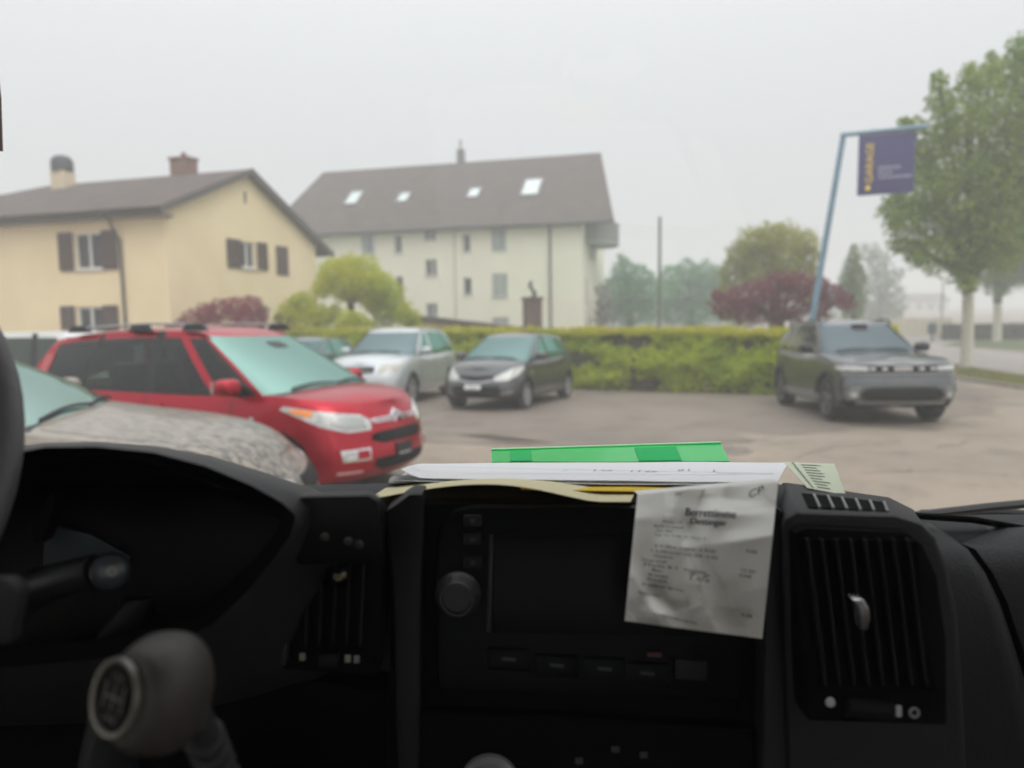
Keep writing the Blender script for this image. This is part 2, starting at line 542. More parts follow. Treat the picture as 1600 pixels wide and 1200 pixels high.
    bfaces = [q for q, m_ in zip(faces, fm) if m_ != 3]; bm_ = [m_ for m_ in fm if m_ != 3]
    body = make('body', bfaces, [paint, SEAL(), S.get('cladmat', BLACKP())], verts2, bm_)
    make('bonnet', [q for q, m_ in zip(faces, fm) if m_ == 3], [paint], verts2)
    for key, q in gf.items():
        if key == 'windscreen': make('windscreen', q, [S['wglass']], gv)
        elif key == 'rear_window': make('rear_window', q, [S['rglass']], gv)
        elif isinstance(key, tuple): make('side_window', q, [S['sglass']], gv)
    # BVH of everything for the fitted pieces
    allf = faces + [tuple(a+k0 for a in q) for key, qs in gf.items() if key not in ('body0', 'body1') for q in qs]
    bvh = BVHTree.FromPolygons([Vector(p) for p in verts2], allf)
    def patch(name, ang, poly, m, off=.006, parent=root, seg=.07, mirror=False):
        res = []
        for sgn in ((1, -1) if mirror else (1,)):
            d = Vector((math.cos(R(ang)), sgn*math.sin(R(ang)), 0)); sa = Vector((-d.y, d.x, 0))*sgn
            b = bmesh.new()
            fv = [b.verts.new((p[0], p[1], 0)) for p in poly]
            b.faces.new(fv); bmesh.ops.triangulate(b, faces=b.faces[:])
            for _ in range(6):
                es = [e for e in b.edges if e.calc_length() > seg]
                if not es: break
                bmesh.ops.subdivide_edges(b, edges=es, cuts=1)
                bmesh.ops.triangulate(b, faces=b.faces[:])
            lastd = None
            b.verts.ensure_lookup_table()
            bd = set(v.index for e in b.edges if e.is_boundary for v in e.verts)
            b.verts.index_update()
            miss = []
            for v in b.verts:
                o = sa*v.co.x + Vector((0, 0, v.co.y)) + d*6
                h = bvh.ray_cast(o, -d, 9)
                if h[0] is None or (lastd is not None and (h[0].dot(d) < lastd-.5)): miss.append((v, o)); continue
                n = h[1]
                if n.dot(d) < 0: n = -n
                lastd = h[0].dot(d)
                v.co = h[0]+(n*.5+d*.5).normalized()*off
            for v, o in miss: v.co = o-d*6+d*((lastd or L2)+off)
            ext = [e for e in b.edges if e.is_boundary]
            r_ = bmesh.ops.extrude_edge_only(b, edges=ext)
            for g in r_['geom']:
                if isinstance(g, bmesh.types.BMVert): g.co -= d*(off+.02)
            bmesh.ops.recalc_face_normals(b, faces=b.faces)
            me = bpy.data.meshes.new(name); b.to_mesh(me); b.free(); me.materials.append(m)
            me.polygons.foreach_set('use_smooth', [True]*len(me.polygons)); me.set_sharp_from_angle(angle=R(50))
            o = link(bpy.data.objects.new(name, me), parent); res.append(o)
        return res
    S['patch'] = patch
    # wheels
    WW = S.get('ww', .21)
    def wheel_mesh():
        t = MB(); w2 = WW/2
        pr = [(wr*.66, -w2+.02), (wr*.7, -w2), (wr*.93, -w2+.005), (wr*.985, -w2+.025), (wr, -w2+.05), (wr, w2-.05), (wr*.985, w2-.025), (wr*.93, w2-.005), (wr*.7, w2), (wr*.66, w2-.02)]
        t.lathe(pr, (0, 0, 0), (0, 1, 0), 36)
        rm = MB(); rr = wr*.68
        rm.lathe([(rr, w2-.012), (rr*.95, w2-.02), (rr*.93, w2-.07), (rr*.9, -w2+.03)], (0, 0, 0), (0, 1, 0), 32)
        rm.lathe([(.001, w2-.03), (rr*.16, w2-.03), (rr*.2, w2-.045), (rr*.2, w2-.09)], (0, 0, 0), (0, 1, 0), 16)
        ns = S.get('spokes', 5)
        for k in range(ns):
            for dd in ((-.1, .1) if S.get('twin') else (0,)):
                a = 2*math.pi*k/ns+dd
                ca, sa = math.cos(a), math.sin(a); h = rr*S.get('spw', .13)
                def P(r_, s_, y): return (ca*r_-sa*s_, y, sa*r_+ca*s_)
                y1 = w2-.035; y2 = w2-.022
                vs = [P(rr*.12, -h, y1), P(rr*.95, -h*.75, y2), P(rr*.95, h*.75, y2), P(rr*.12, h, y1)]
                vs += [(x, y-.03, z) for x, y, z in vs]
                rm.add(vs, [(0, 1, 2, 3), (7, 6, 5, 4), (0, 4, 5, 1), (1, 5, 6, 2), (2, 6, 7, 3), (3, 7, 4, 0)])
        bk = MB().lathe([(.001, -.005), (rr*.93, -.005), (rr*.93, -.02), (.001, -.02)], (0, 0, 0), (0, 1, 0), 24)
        return t, rm, bk
    t, rm, bk = wheel_mesh()
    first = None
    for x_ in wx:
        for s in (1, -1):
            if first is None:
                tyre = t.build('tyre', RUBBER(), root, smooth=True)
                rim = rm.build('rim', S.get('rim', mat('alloy rim', (.5, .5, .51), .3, metal=.8)), tyre, smooth=True)
                disc = bk.build('brake_disc', mat('brake disc', (.05, .05, .05), .5), tyre)
                wh = tyre; wh.name = 'wheel'; first = wh; o = wh
            else:
                o = first.copy(); COL.objects.link(o)
                for ch in (rim, disc): c = ch.copy(); COL.objects.link(c); c.parent = o
            o.location = (x_, s*(W*plan(x_)-WW/2-.012), wr); o.rotation_euler = (0, random.random(), 0 if s > 0 else math.pi)
    ar = MB()
    for x_ in wx:
        for s in (1, -1):
            n = 20; yo = s*(W*plan(x_)-.03); yi = s*(W-.34)
            v = []
            for k in range(n+1):
                a = math.pi*(-.08+1.16*k/n)
                v += [(x_+Ra*math.cos(a), yo, wr+Ra*math.sin(a)), (x_+Ra*math.cos(a), yi, wr+Ra*math.sin(a))]
            c = len(v); v.append((x_, yi, wr))
            ar.add(v, [(2*k, 2*k+1, 2*k+3, 2*k+2) for k in range(n)]+[(2*k+1, c, 2*k+3) for k in range(n)])
    ar.build('arch_liner', SEAL(), root, fix=False)
    if S.get('archtrim'):
        for x_ in wx:
            a_in = Ra-.004; a_out = Ra+S['archtrim']
            n = 16; poly = [(a_out*math.cos(math.pi*k/n), wr+a_out*math.sin(math.pi*k/n)*.98) for k in range(n+1)]
            # built in strips so that it follows the flank
            for s in (1, -1):
                vs = []; 
                for k in range(n*2+1):
                    a = math.pi*(-.06+1.12*k/(n*2))
                    for rr_ in (a_in, (a_in+a_out)/2, a_out):
                        px_, pz_ = x_+rr_*math.cos(a), wr+rr_*math.sin(a)
                        h = bvh.ray_cast(Vector((px_, s*3, max(pz_, sill+.02))), Vector((0, -s, 0)), 4)
                        yy = h[0].y if h[0] is not None and abs(h[0].y) > W*.8 else s*W*plan(px_)*.985
                        vs.append((px_, yy+s*(.018 if rr_ != a_out else .008), pz_))
                    vs.append((x_+a_in*math.cos(a), s*(W-.1), wr+a_in*math.sin(a)))
                f_ = []
                for k in range(n*2):
                    b0 = 4*k
                    f_ += [(b0, b0+1, b0+5, b0+4), (b0+1, b0+2, b0+6, b0+5), (b0+3, b0, b0+4, b0+7)]
                MB().add(vs, f_).build('arch_trim', BLACKP(), root, smooth=True)
    # mirrors
    xm = G['xab']-.22; zm = sitp(xm, ztop)+.07
    for s in (1, -1):
        yb = s*belt_w(xm)
        b = bmesh.new(); bmesh.ops.create_uvsphere(b, u_segments=16, v_segments=10, radius=1)
        for v in b.verts:
            c = v.co
            for a_ in range(3): c[a_] = math.copysign(abs(c[a_])**.7, c[a_])
            v.co = Vector((c.x*.085+(.03 if c.x > 0 else 0), c.y*.11, c.z*.078))+Vector((xm, yb+s*.155, zm+.03))
        me = bpy.data.meshes.new('mirror'); b.to_mesh(me); b.free(); me.materials.append(S.get('mirrormat', paint))
        me.polygons.foreach_set('use_smooth', [True]*len(me.polygons))
        mo = link(bpy.data.objects.new('door_mirror', me), root)
        MB().tube([(xm, yb-s*.03, zm-.05), (xm, yb+s*.09, zm-.03)], [.035, .03], 8, flat=.6).build('mirror_arm', BLACKP(), mo, smooth=True)
        MB().box((xm-.094, yb+s*.155-.085, zm-.025), (xm-.075, yb+s*.155+.085, zm+.085)).build('mirror_glass', CHROME(), mo)
    # door seams, handles
    for (xs, z0, z1) in S.get('seams', []):
        patch('door_seam', 90, [(-xs-.006, z0), (-xs+.006, z0), (-xs+.006+S.get('lean', 0), z1), (-xs-.006+S.get('lean', 0), z1)], SEAL(), off=.0015, mirror=True)
    for (xh, zh) in S.get('handles', []):
        patch('door_handle', 90, [(-xh-.09, zh-.014), (-xh+.09, zh-.014), (-xh+.09, zh+.014), (-xh-.09, zh+.014)], paint, off=.028, mirror=True)
    if S.get('seats'):
        sm = mat('dark seat fabric', (.035, .035, .036), .9)
        for xs_, ys_ in ((.05, .38), (.05, -.38), (-.85, .42), (-.85, 0), (-.85, -.42)):
            q = MB(); q.prism([(xs_-.12, ys_-.21, .7), (xs_+.02, ys_-.21, .7), (xs_-.16, ys_-.19, 1.24), (xs_-.28, ys_-.19, 1.22)], (0, .40, 0))
            q.box((xs_-.30, ys_-.11, 1.26), (xs_-.20, ys_+.11, 1.42)); q.build('seat', sm, root, bevel=.03)
        dm = MB(); dm.box((S['gh']['xab']-.45, -.62, .9), (S['gh']['xab']-.1, .62, 1.02)); dm.build('inner_dash', sm, root, bevel=.03)
        P_ = S['patch']; P_('interior_mirror', 0, rect(-.11, .11, S['mz'], S['mz']+.06, .015), SEAL(), off=.004)
    # wipers on the windscreen
    wv = .06
    for (ya, yb_) in ((.55, -.05), (-.05, -.6)):
        pts = []
        for t_ in np.linspace(0, 1, 9):
            y = ya+(yb_-ya)*t_
            zt = sitp(xc, ztop)+crown*(1-abs(y)**2)+.012+.022*math.sin(t_*3.1)
            h = bvh.ray_cast(Vector((4, y, zt)), Vector((-1, 0, 0)), 6)
            if h[0] is not None: pts.append(h[0]+Vector((.02, 0, .012)))
        if len(pts) > 3: MB().tube(pts, .011, 6).build('wiper', SEAL(), root)
    return root

def place(root, x, y, head):
    """stand a car on the sloping ground"""
    h = R(head); zf = zg(y+1.3*math.sin(h)); zr_ = zg(y-1.3*math.sin(h))
    sf = zg(y+.7*math.cos(h)); sr = zg(y-.7*math.cos(h))
    root.location = (x, y, (zf+zr_)/2)
    root.rotation_euler = Matrix.Rotation(h, 4, 'Z').to_euler()
    pit = -math.atan2(zf-zr_, 2.6); rol = math.atan2(sf-sr, 1.4)
    root.rotation_euler = (Matrix.Rotation(h, 3, 'Z') @ Matrix.Rotation(pit, 3, 'Y') @ Matrix.Rotation(rol, 3, 'X')).to_euler()

# ================================================================ ground, roads, verges
def sheet(name, pts, dz, m, kind='structure', step=1.0, label=None, wob=0.0, solid=False):
    """a sheet lying on the ground inside an outline of (x, y) points"""
    b = bmesh.new(); P = []
    n = len(pts)
    for i in range(n):
        a, c = Vector(pts[i][:2]), Vector(pts[(i+1) % n][:2]); k = max(1, int((c-a).length/step)) if wob else 1
        for j in range(k):
            q = a.lerp(c, j/k)
            if wob: q = q + Vector((noise.noise(Vector((q.x*1.3, q.y*1.3, 1)))*wob+noise.noise(Vector((q.x*5, q.y*5, 3)))*wob*.4, noise.noise(Vector((q.x*1.3, q.y*1.3, 9)))*wob))
            P.append(q)
    b.faces.new([b.verts.new((p.x, p.y, 0)) for p in P])
    bmesh.ops.triangulate(b, faces=b.faces[:])
    for k in range(1, 60):
        y0 = k*1.0-2
        if y0 > 24: break
        bmesh.ops.bisect_plane(b, geom=b.verts[:]+b.edges[:]+b.faces[:], plane_co=(0, y0, 0), plane_no=(0, 1, 0))
    for v in b.verts: v.co.z = zg(v.co.y)+dz
    bmesh.ops.recalc_face_normals(b, faces=b.faces)
    me = bpy.data.meshes.new(name); b.to_mesh(me); b.free(); me.materials.append(m)
    if me.polygons and me.polygons[0].normal.z < 0: me.flip_normals()
    return tag(link(bpy.data.objects.new(name, me)), kind=kind, label=label)

def asphalt(name, c1, c2, c3, rough=.75):
    m = bpy.data.materials.new(name); nt, b = nodes_of(m)
    tcn = nt.nodes.new('ShaderNodeTexCoord')
    def nz(s, d=6, r=.6):
        n = nt.nodes.new('ShaderNodeTexNoise'); n.inputs['Scale'].default_value = s; n.inputs['Detail'].default_value = d
        n.inputs['Roughness'].default_value = r; nt.links.new(tcn.outputs['Object'], n.inputs['Vector']); return n
    def rmp(n, a, b_):
        r = nt.nodes.new('ShaderNodeMapRange'); r.inputs[1].default_value = a; r.inputs[2].default_value = b_
        nt.links.new(n.outputs['Fac'], r.inputs[0]); return r
    def mixc(f, a, b_):
        x = nt.nodes.new('ShaderNodeMix'); x.data_type = 'RGBA'
        nt.links.new(f.outputs[0], x.inputs[0])
        for i, c in ((6, a), (7, b_)):
            if isinstance(c, tuple): x.inputs[i].default_value = (*c, 1)
            else: nt.links.new(c.outputs[2], x.inputs[i])
        return x
    a = mixc(rmp(nz(.28, 7, .65), .42, .60), c1, c2)
    st = mixc(rmp(nz(1.1, 8, .7), .52, .72), a, c3)
    g = nz(90, 3, .6); gr = rmp(g, .35, .65)
    gm = nt.nodes.new('ShaderNodeMath'); gm.operation = 'MULTIPLY'; gm.inputs[1].default_value = .5
    nt.links.new(gr.outputs[0], gm.inputs[0])
    fin = nt.nodes.new('ShaderNodeMix'); fin.data_type = 'RGBA'; fin.blend_type = 'MULTIPLY'
    nt.links.new(gm.outputs[0], fin.inputs[0]); nt.links.new(st.outputs[2], fin.inputs[6]); fin.inputs[7].default_value = (.45, .45, .45, 1)
    nt.links.new(fin.outputs[2], b.inputs['Base Color']); b.inputs['Roughness'].default_value = rough
    b.inputs['Specular IOR Level'].default_value = .35
    bp = nt.nodes.new('ShaderNodeBump'); bp.inputs['Strength'].default_value = .5; bp.inputs['Distance'].default_value = .01
    nt.links.new(g.outputs['Fac'], bp.inputs['Height']); nt.links.new(bp.outputs[0], b.inputs['Normal'])
    return m
A_LIGHT = asphalt('worn pale asphalt', (.34, .278, .215), (.27, .222, .172), (.19, .158, .128))
A_DARK = asphalt('darker patched asphalt', (.25, .205, .165), (.20, .165, .135), (.14, .118, .10), .65)
A_ROAD = asphalt('road asphalt', (.36, .315, .285), (.30, .265, .245), (.24, .215, .20))
GRASS = mat('grass', (.10, .13, .035), .9, col2=(.06, .085, .022), vscale=2.5, bump=.6, bscale=60)
GRASSD = mat('garden lawn', (.07, .11, .03), .9, col2=(.04, .07, .02), vscale=1.2, bump=.5, bscale=50)

gx = [-400, -120, -60, -40, -25, -15] + list(range(-12, 26, 2)) + [30, 40, 60, 120, 400]
gy = [-60, -20, -8, -3] + [k*.75 for k in range(0, 34)] + [28, 34, 45, 60, 90, 150, 420]
g = grid_mesh([[(x, y, zg(y)) for y in gy] for x in gx], 'ground', A_LIGHT, smooth=True)
tag(g, kind='structure')
def gp(*a): return [tuple(atg(px, py))[:2] for px, py in a]
# the darker, older tarmac before the hedge and under the parked cars
sheet('asphalt_patch', [(-13, 21), (-9, 12.5)]+gp((520, 690), (700, 668), (800, 678), (860, 690), (960, 698), (1060, 696), (1130, 700), (1215, 680), (1300, 672), (1420, 668), (1520, 650), (1580, 625), (1500, 606))+[(12.5, 20), (8, 18), (2, 22), (-6, 25)], .005, A_DARK, step=.2, wob=.75)
rd = gp((1400, 527), (1478, 572), (1600, 589))
sheet('road', [rd[0], rd[1], rd[2], (70, 22.5), (70, 36), tuple(atg(1600, 546))[:2], tuple(atg(1440, 524))[:2], (40, 160), (30, 160)], .006, A_ROAD)
sheet('grass_verge', gp((1476, 570), (1530, 579), (1600, 590))+[(26, 19.6), (26, 18.0)]+gp((1600, 608), (1545, 601), (1490, 592)), .012, GRASS, step=.4, wob=.25)
sheet('lawn', [(-60, 60), (-60, 30), (-12, 26.5), (-7, 25), (-1, 22.3), (8.2, 17.0), (11, 24), (17, 45), (20, 60)], .009, GRASSD)
sheet('far_verge', [tuple(atg(1470, 540))[:2], tuple(atg(1600, 549))[:2], (60, 37), (60, 44), (32, 50)], .014, GRASS)
# kerb along the verge
kb = MB(); kp = [atg(*q) for q in ((1484, 590.5), (1545, 600.5), (1600, 608.5))]+[Vector((27, 17.7, 0))]
for a, c in zip(kp, kp[1:]):
    n = (c-a).cross(Vector((0, 0, 1))).normalized()*.06
    za, zc = zg(a.y), zg(c.y)
    kb.add([(a.x-n.x, a.y-n.y, za-.05), (c.x-n.x, c.y-n.y, zc-.05), (c.x+n.x, c.y+n.y, zc-.05), (a.x+n.x, a.y+n.y, za-.05),
            (a.x-n.x, a.y-n.y, za+.09), (c.x-n.x, c.y-n.y, zc+.09), (c.x+n.x, c.y+n.y, zc+.09), (a.x+n.x, a.y+n.y, za+.09)],
           [(0,3,2,1),(4,5,6,7),(0,1,5,4),(1,2,6,5),(2,3,7,6),(3,0,4,7)])
tag(kb.build('kerb', mat('kerb stone', (.30, .27, .23), .85, var=.3, vscale=4)), kind='structure')
# grass blades on the verge
bl = []
va = gp((1478, 571), (1600, 590), (1600, 606), (1490, 590))
for _ in range(16000):
    u, v = random.random()*1.5, random.random()
    a = Vector(va[0]).lerp(Vector(va[1]), u); c = Vector(va[3]).lerp(Vector(va[2]), u); p = a.lerp(c, v)
    bl.append((p.x, p.y, zg(p.y)+.05))
bl = np.array(bl)
vg = quads_mesh('verge_grass', leaf_quads(bl, np.tile([0.0, 0, 1], (len(bl), 1)), .13, 1.2, .3), mat('grass blades', (.16, .20, .04), .8, col2=(.30, .24, .05), island=True, trans=.25))
tag(vg, 'grass and yellow weeds at the foot of the white-painted tree trunk', 'grass', kind='stuff')
# cracks and a manhole in the tarmac
def crack(pts, wd=.02):
    mb = MB(); P = []
    for (a, c) in zip(pts, pts[1:]):
        A, C = atg(*a), atg(*c)
        for k in range(8):
            t = k/8; p = A.lerp(C, t); p.x += random.uniform(-.03, .03); p.y += random.uniform(-.06, .06); P.append(p)
    for p, q in zip(P, P[1:]):
        h = wd*random.uniform(.3, 1)
        mb.add([(p.x, p.y-h, zg(p.y-h)+.011), (q.x, q.y-h, zg(q.y-h)+.011), (q.x, q.y+h, zg(q.y+h)+.011), (p.x, p.y+h, zg(p.y+h)+.011)], [(0, 1, 2, 3)])
    return tag(mb.build('asphalt_crack', mat('crack', (.07, .06, .055), .95)), kind='structure')
crack([(1165, 700), (1240, 716), (1300, 700), (1390, 694)], .014)
crack([(1060, 695), (1100, 688), (1160, 692), (1215, 684)], .016)
crack([(850, 672), (900, 676), (980, 668), (1040, 672)], .02)
crack([(1460, 700), (1520, 690), (1600, 694)], .014)
crack([(1350, 740), (1450, 735), (1600, 745)], .012)
mh = atg(1128, 704); M = MB()
M.lathe([(.001, .0), (.29, .0), (.29, -.02), (.31, -.02), (.31, .002), (.36, .002), (.37, -.02)], (0, 0, .018), (0, 0, 1), 40)
for k in range(-3, 4):
    for j in range(-3, 4):
        if k*k+j*j < 10: M.box((k*.075-.02, j*.075-.02, .017), (k*.075+.02, j*.075+.02, .024))
o = M.build('manhole_cover', mat('cast iron', (.25, .21, .17), .6, var=.3), None)
o.location = (mh.x, mh.y, zg(mh.y)); o.rotation_euler = (-.03, 0, 0)
tag(o, 'round iron manhole cover in the tarmac just behind the green folder', 'manhole cover')

# ================================================================ houses
def wall_holes(mb, pt, inw, a0, a1, z0, z1, holes, depth=.22, mi=0):
    xs = sorted(set([a0, a1]+[h[0] for h in holes]+[h[1] for h in holes])); zs = sorted(set([z0, z1]+[h[2] for h in holes]+[h[3] for h in holes]))
    for x0, x1 in zip(xs, xs[1:]):
        for y0, y1 in zip(zs, zs[1:]):
            cx, cz = (x0+x1)/2, (y0+y1)/2
            if any(h[0] < cx < h[1] and h[2] < cz < h[3] for h in holes): continue
            mb.add([pt(x0, y0), pt(x1, y0), pt(x1, y1), pt(x0, y1)], [(0, 1, 2, 3)], mi)
    iv = Vector(inw)*depth
    for h in holes:
        c = [Vector(pt(h[0], h[2])), Vector(pt(h[1], h[2])), Vector(pt(h[1], h[3])), Vector(pt(h[0], h[3]))]
        for k in range(4):
            p, q = c[k], c[(k+1) % 4]; mb.add([p, q, q+iv, p+iv], [(0, 1, 2, 3)], mi)

def window(root, pt, inw, h, fr_m, mull=1, shutters=None, shm=None, sill=True, curtain='both', blind=False, cross=False, name='window'):
    a0, a1, z0, z1 = h; iv = Vector(inw); fw = .07
    def bx(mb, A0, A1, Z0, Z1, d0, d1):
        c = [Vector(pt(A0, Z0))+iv*d0, Vector(pt(A1, Z0))+iv*d0, Vector(pt(A1, Z1))+iv*d0, Vector(pt(A0, Z1))+iv*d0]
        mb.prism(c, iv*(d1-d0))
    f = MB()
    bx(f, a0, a1, z0, z0+fw, .08, .14); bx(f, a0, a1, z1-fw, z1, .08, .14)
    bx(f, a0, a0+fw, z0+fw, z1-fw, .08, .14); bx(f, a1-fw, a1, z0+fw, z1-fw, .08, .14)
    for k in range(mull):
        am = a0+(a1-a0)*(k+1)/(mull+1); bx(f, am-.045, am+.045, z0+fw, z1-fw, .08, .14)
    fo = f.build(name, fr_m, root)
    g = MB(); bx(g, a0+fw+.002, a1-fw-.002, z0+fw+.002, z1-fw-.002, .105, .112)
    g.build('pane', thin_glass('window pane', (.9, .93, .92)), fo)
    b = MB(); bx(b, a0-.02, a1+.02, z0-.02, z1+.02, .5, .52); b.build('room_darkness', mat('dim room', (.05, .05, .055), .9), fo)
    if blind:
        b = MB()
        nsl = max(6, int((z1-z0-.1)/.09))
        for k in range(nsl):
            zz = z0+.08+(z1-z0-.14)*k/nsl; bx(b, a0+.02, a1-.02, zz, zz+.075, .03, .045)
        b.build('roller_blind', mat('grey roller blind', (.40, .41, .40), .6), fo)
    elif curtain:
        c = MB(); wdt = (a1-a0)
        segs = [(a0+.05, a0+wdt*.5), (a1-wdt*.42, a1-.05)] if curtain == 'both' else [(a0+wdt*.45, a1-.05)]
        for (s0, s1) in segs:
            n = 14; vs = []
            for k in range(n+1):
                a = s0+(s1-s0)*k/n; d = .2+.02*math.sin(k*2.1)
                vs += [Vector(pt(a, z0+.03))+iv*d, Vector(pt(a, z1-.03))+iv*d]
            c.add(vs, [(2*k, 2*k+2, 2*k+3, 2*k+1) for k in range(n)])
        c.build('curtain', mat('net curtain', (.72, .73, .74), .8), fo, smooth=True, fix=False)
    if sill:
        s = MB(); bx(s, a0-.06, a1+.06, z0-.07, z0-.002, -.07, .12); s.build('sill', mat('pale window sill', (.52, .50, .46), .7), fo, bevel=.01)
    if shutters:
        for (s0, s1) in shutters:
            s = MB()
            for (e0, e1, q0, q1) in ((s0, s1, z0-.03, z0+.05), (s0, s1, z1-.05, z1+.03), (s0, s0+.05, z0+.05, z1-.05), (s1-.05, s1, z0+.05, z1-.05)):
                bx(s, e0, e1, q0, q1, -.075, -.03)
            n = int((z1-z0-.1)/.07)
            for k in range(n):
                zz = z0+.055+(z1-z0-.11)*k/n; c = [Vector(pt(s0+.05, zz))-iv*.04, Vector(pt(s1-.05, zz))-iv*.04, Vector(pt(s1-.05, zz+.062))-iv*.062, Vector(pt(s0+.05, zz+.062))-iv*.062]
                s.prism(c, iv*.012)
            s.build('shutter', shm, root)
    return fo

def frame2(C, f, g):
    """root placement: local X = -f (to the right), local Y = g (into the depth)"""
    return math.atan2(-f[1], -f[0])
class WallProj:
    def __init__(s, C, xd, yd): s.C = Vector(C); s.x = Vector((*xd, 0)); s.y = Vector((*yd, 0))
    def hit(s, px, py, plane='front', off=0.0):
        """local (along, height) where the ray of a picture place meets a wall of the house"""
        v = Vector(ray(px, py)); e = Vector(EYE)
        n = s.y if plane == 'front' else s.x
        t = ((s.C+n*off-e).dot(n))/v.dot(n); p = e+v*t-s.C
        return (p.dot(s.x) if plane == 'front' else p.dot(s.y)), p.z+s.C.z
    def rc(s, x0, x1, y0, y1, plane='front', off=0.0):
        xm, ym = (x0+x1)/2, (y0+y1)/2
        a0 = s.hit(x0, ym, plane, off)[0]; a1 = s.hit(x1, ym, plane, off)[0]
        z1 = s.hit(xm, y0, plane, off)[1]; z0 = s.hit(xm, y1, plane, off)[1]
        return (min(a0, a1), max(a0, a1), z0, z1)

def tile_mat(name, c, c2):
    m = mat(name, c, .85, col2=c2, vscale=1.5)
    nt = m.node_tree; b = nt.nodes['Principled BSDF']
    t = nt.nodes.new('ShaderNodeTexCoord'); br = nt.nodes.new('ShaderNodeTexWave'); br.wave_type = 'BANDS'; br.bands_direction = 'Z'
    br.inputs['Scale'].default_value = 3.2; br.wave_profile = 'SAW'; nt.links.new(t.outputs['Object'], br.inputs['Vector'])
    bp = nt.nodes.new('ShaderNodeBump'); bp.inputs['Distance'].default_value = .05; bp.inputs['Strength'].default_value = .7
    nt.links.new(br.outputs['Fac'], bp.inputs['Height']); nt.links.new(bp.outputs[0], b.inputs['Normal'])
    return m
ROOF1 = tile_mat('brown grey roof tiles', (.12, .09, .078), (.085, .067, .062))
ROOF2 = tile_mat('faded dark roof tiles', (.125, .098, .085), (.09, .072, .065))

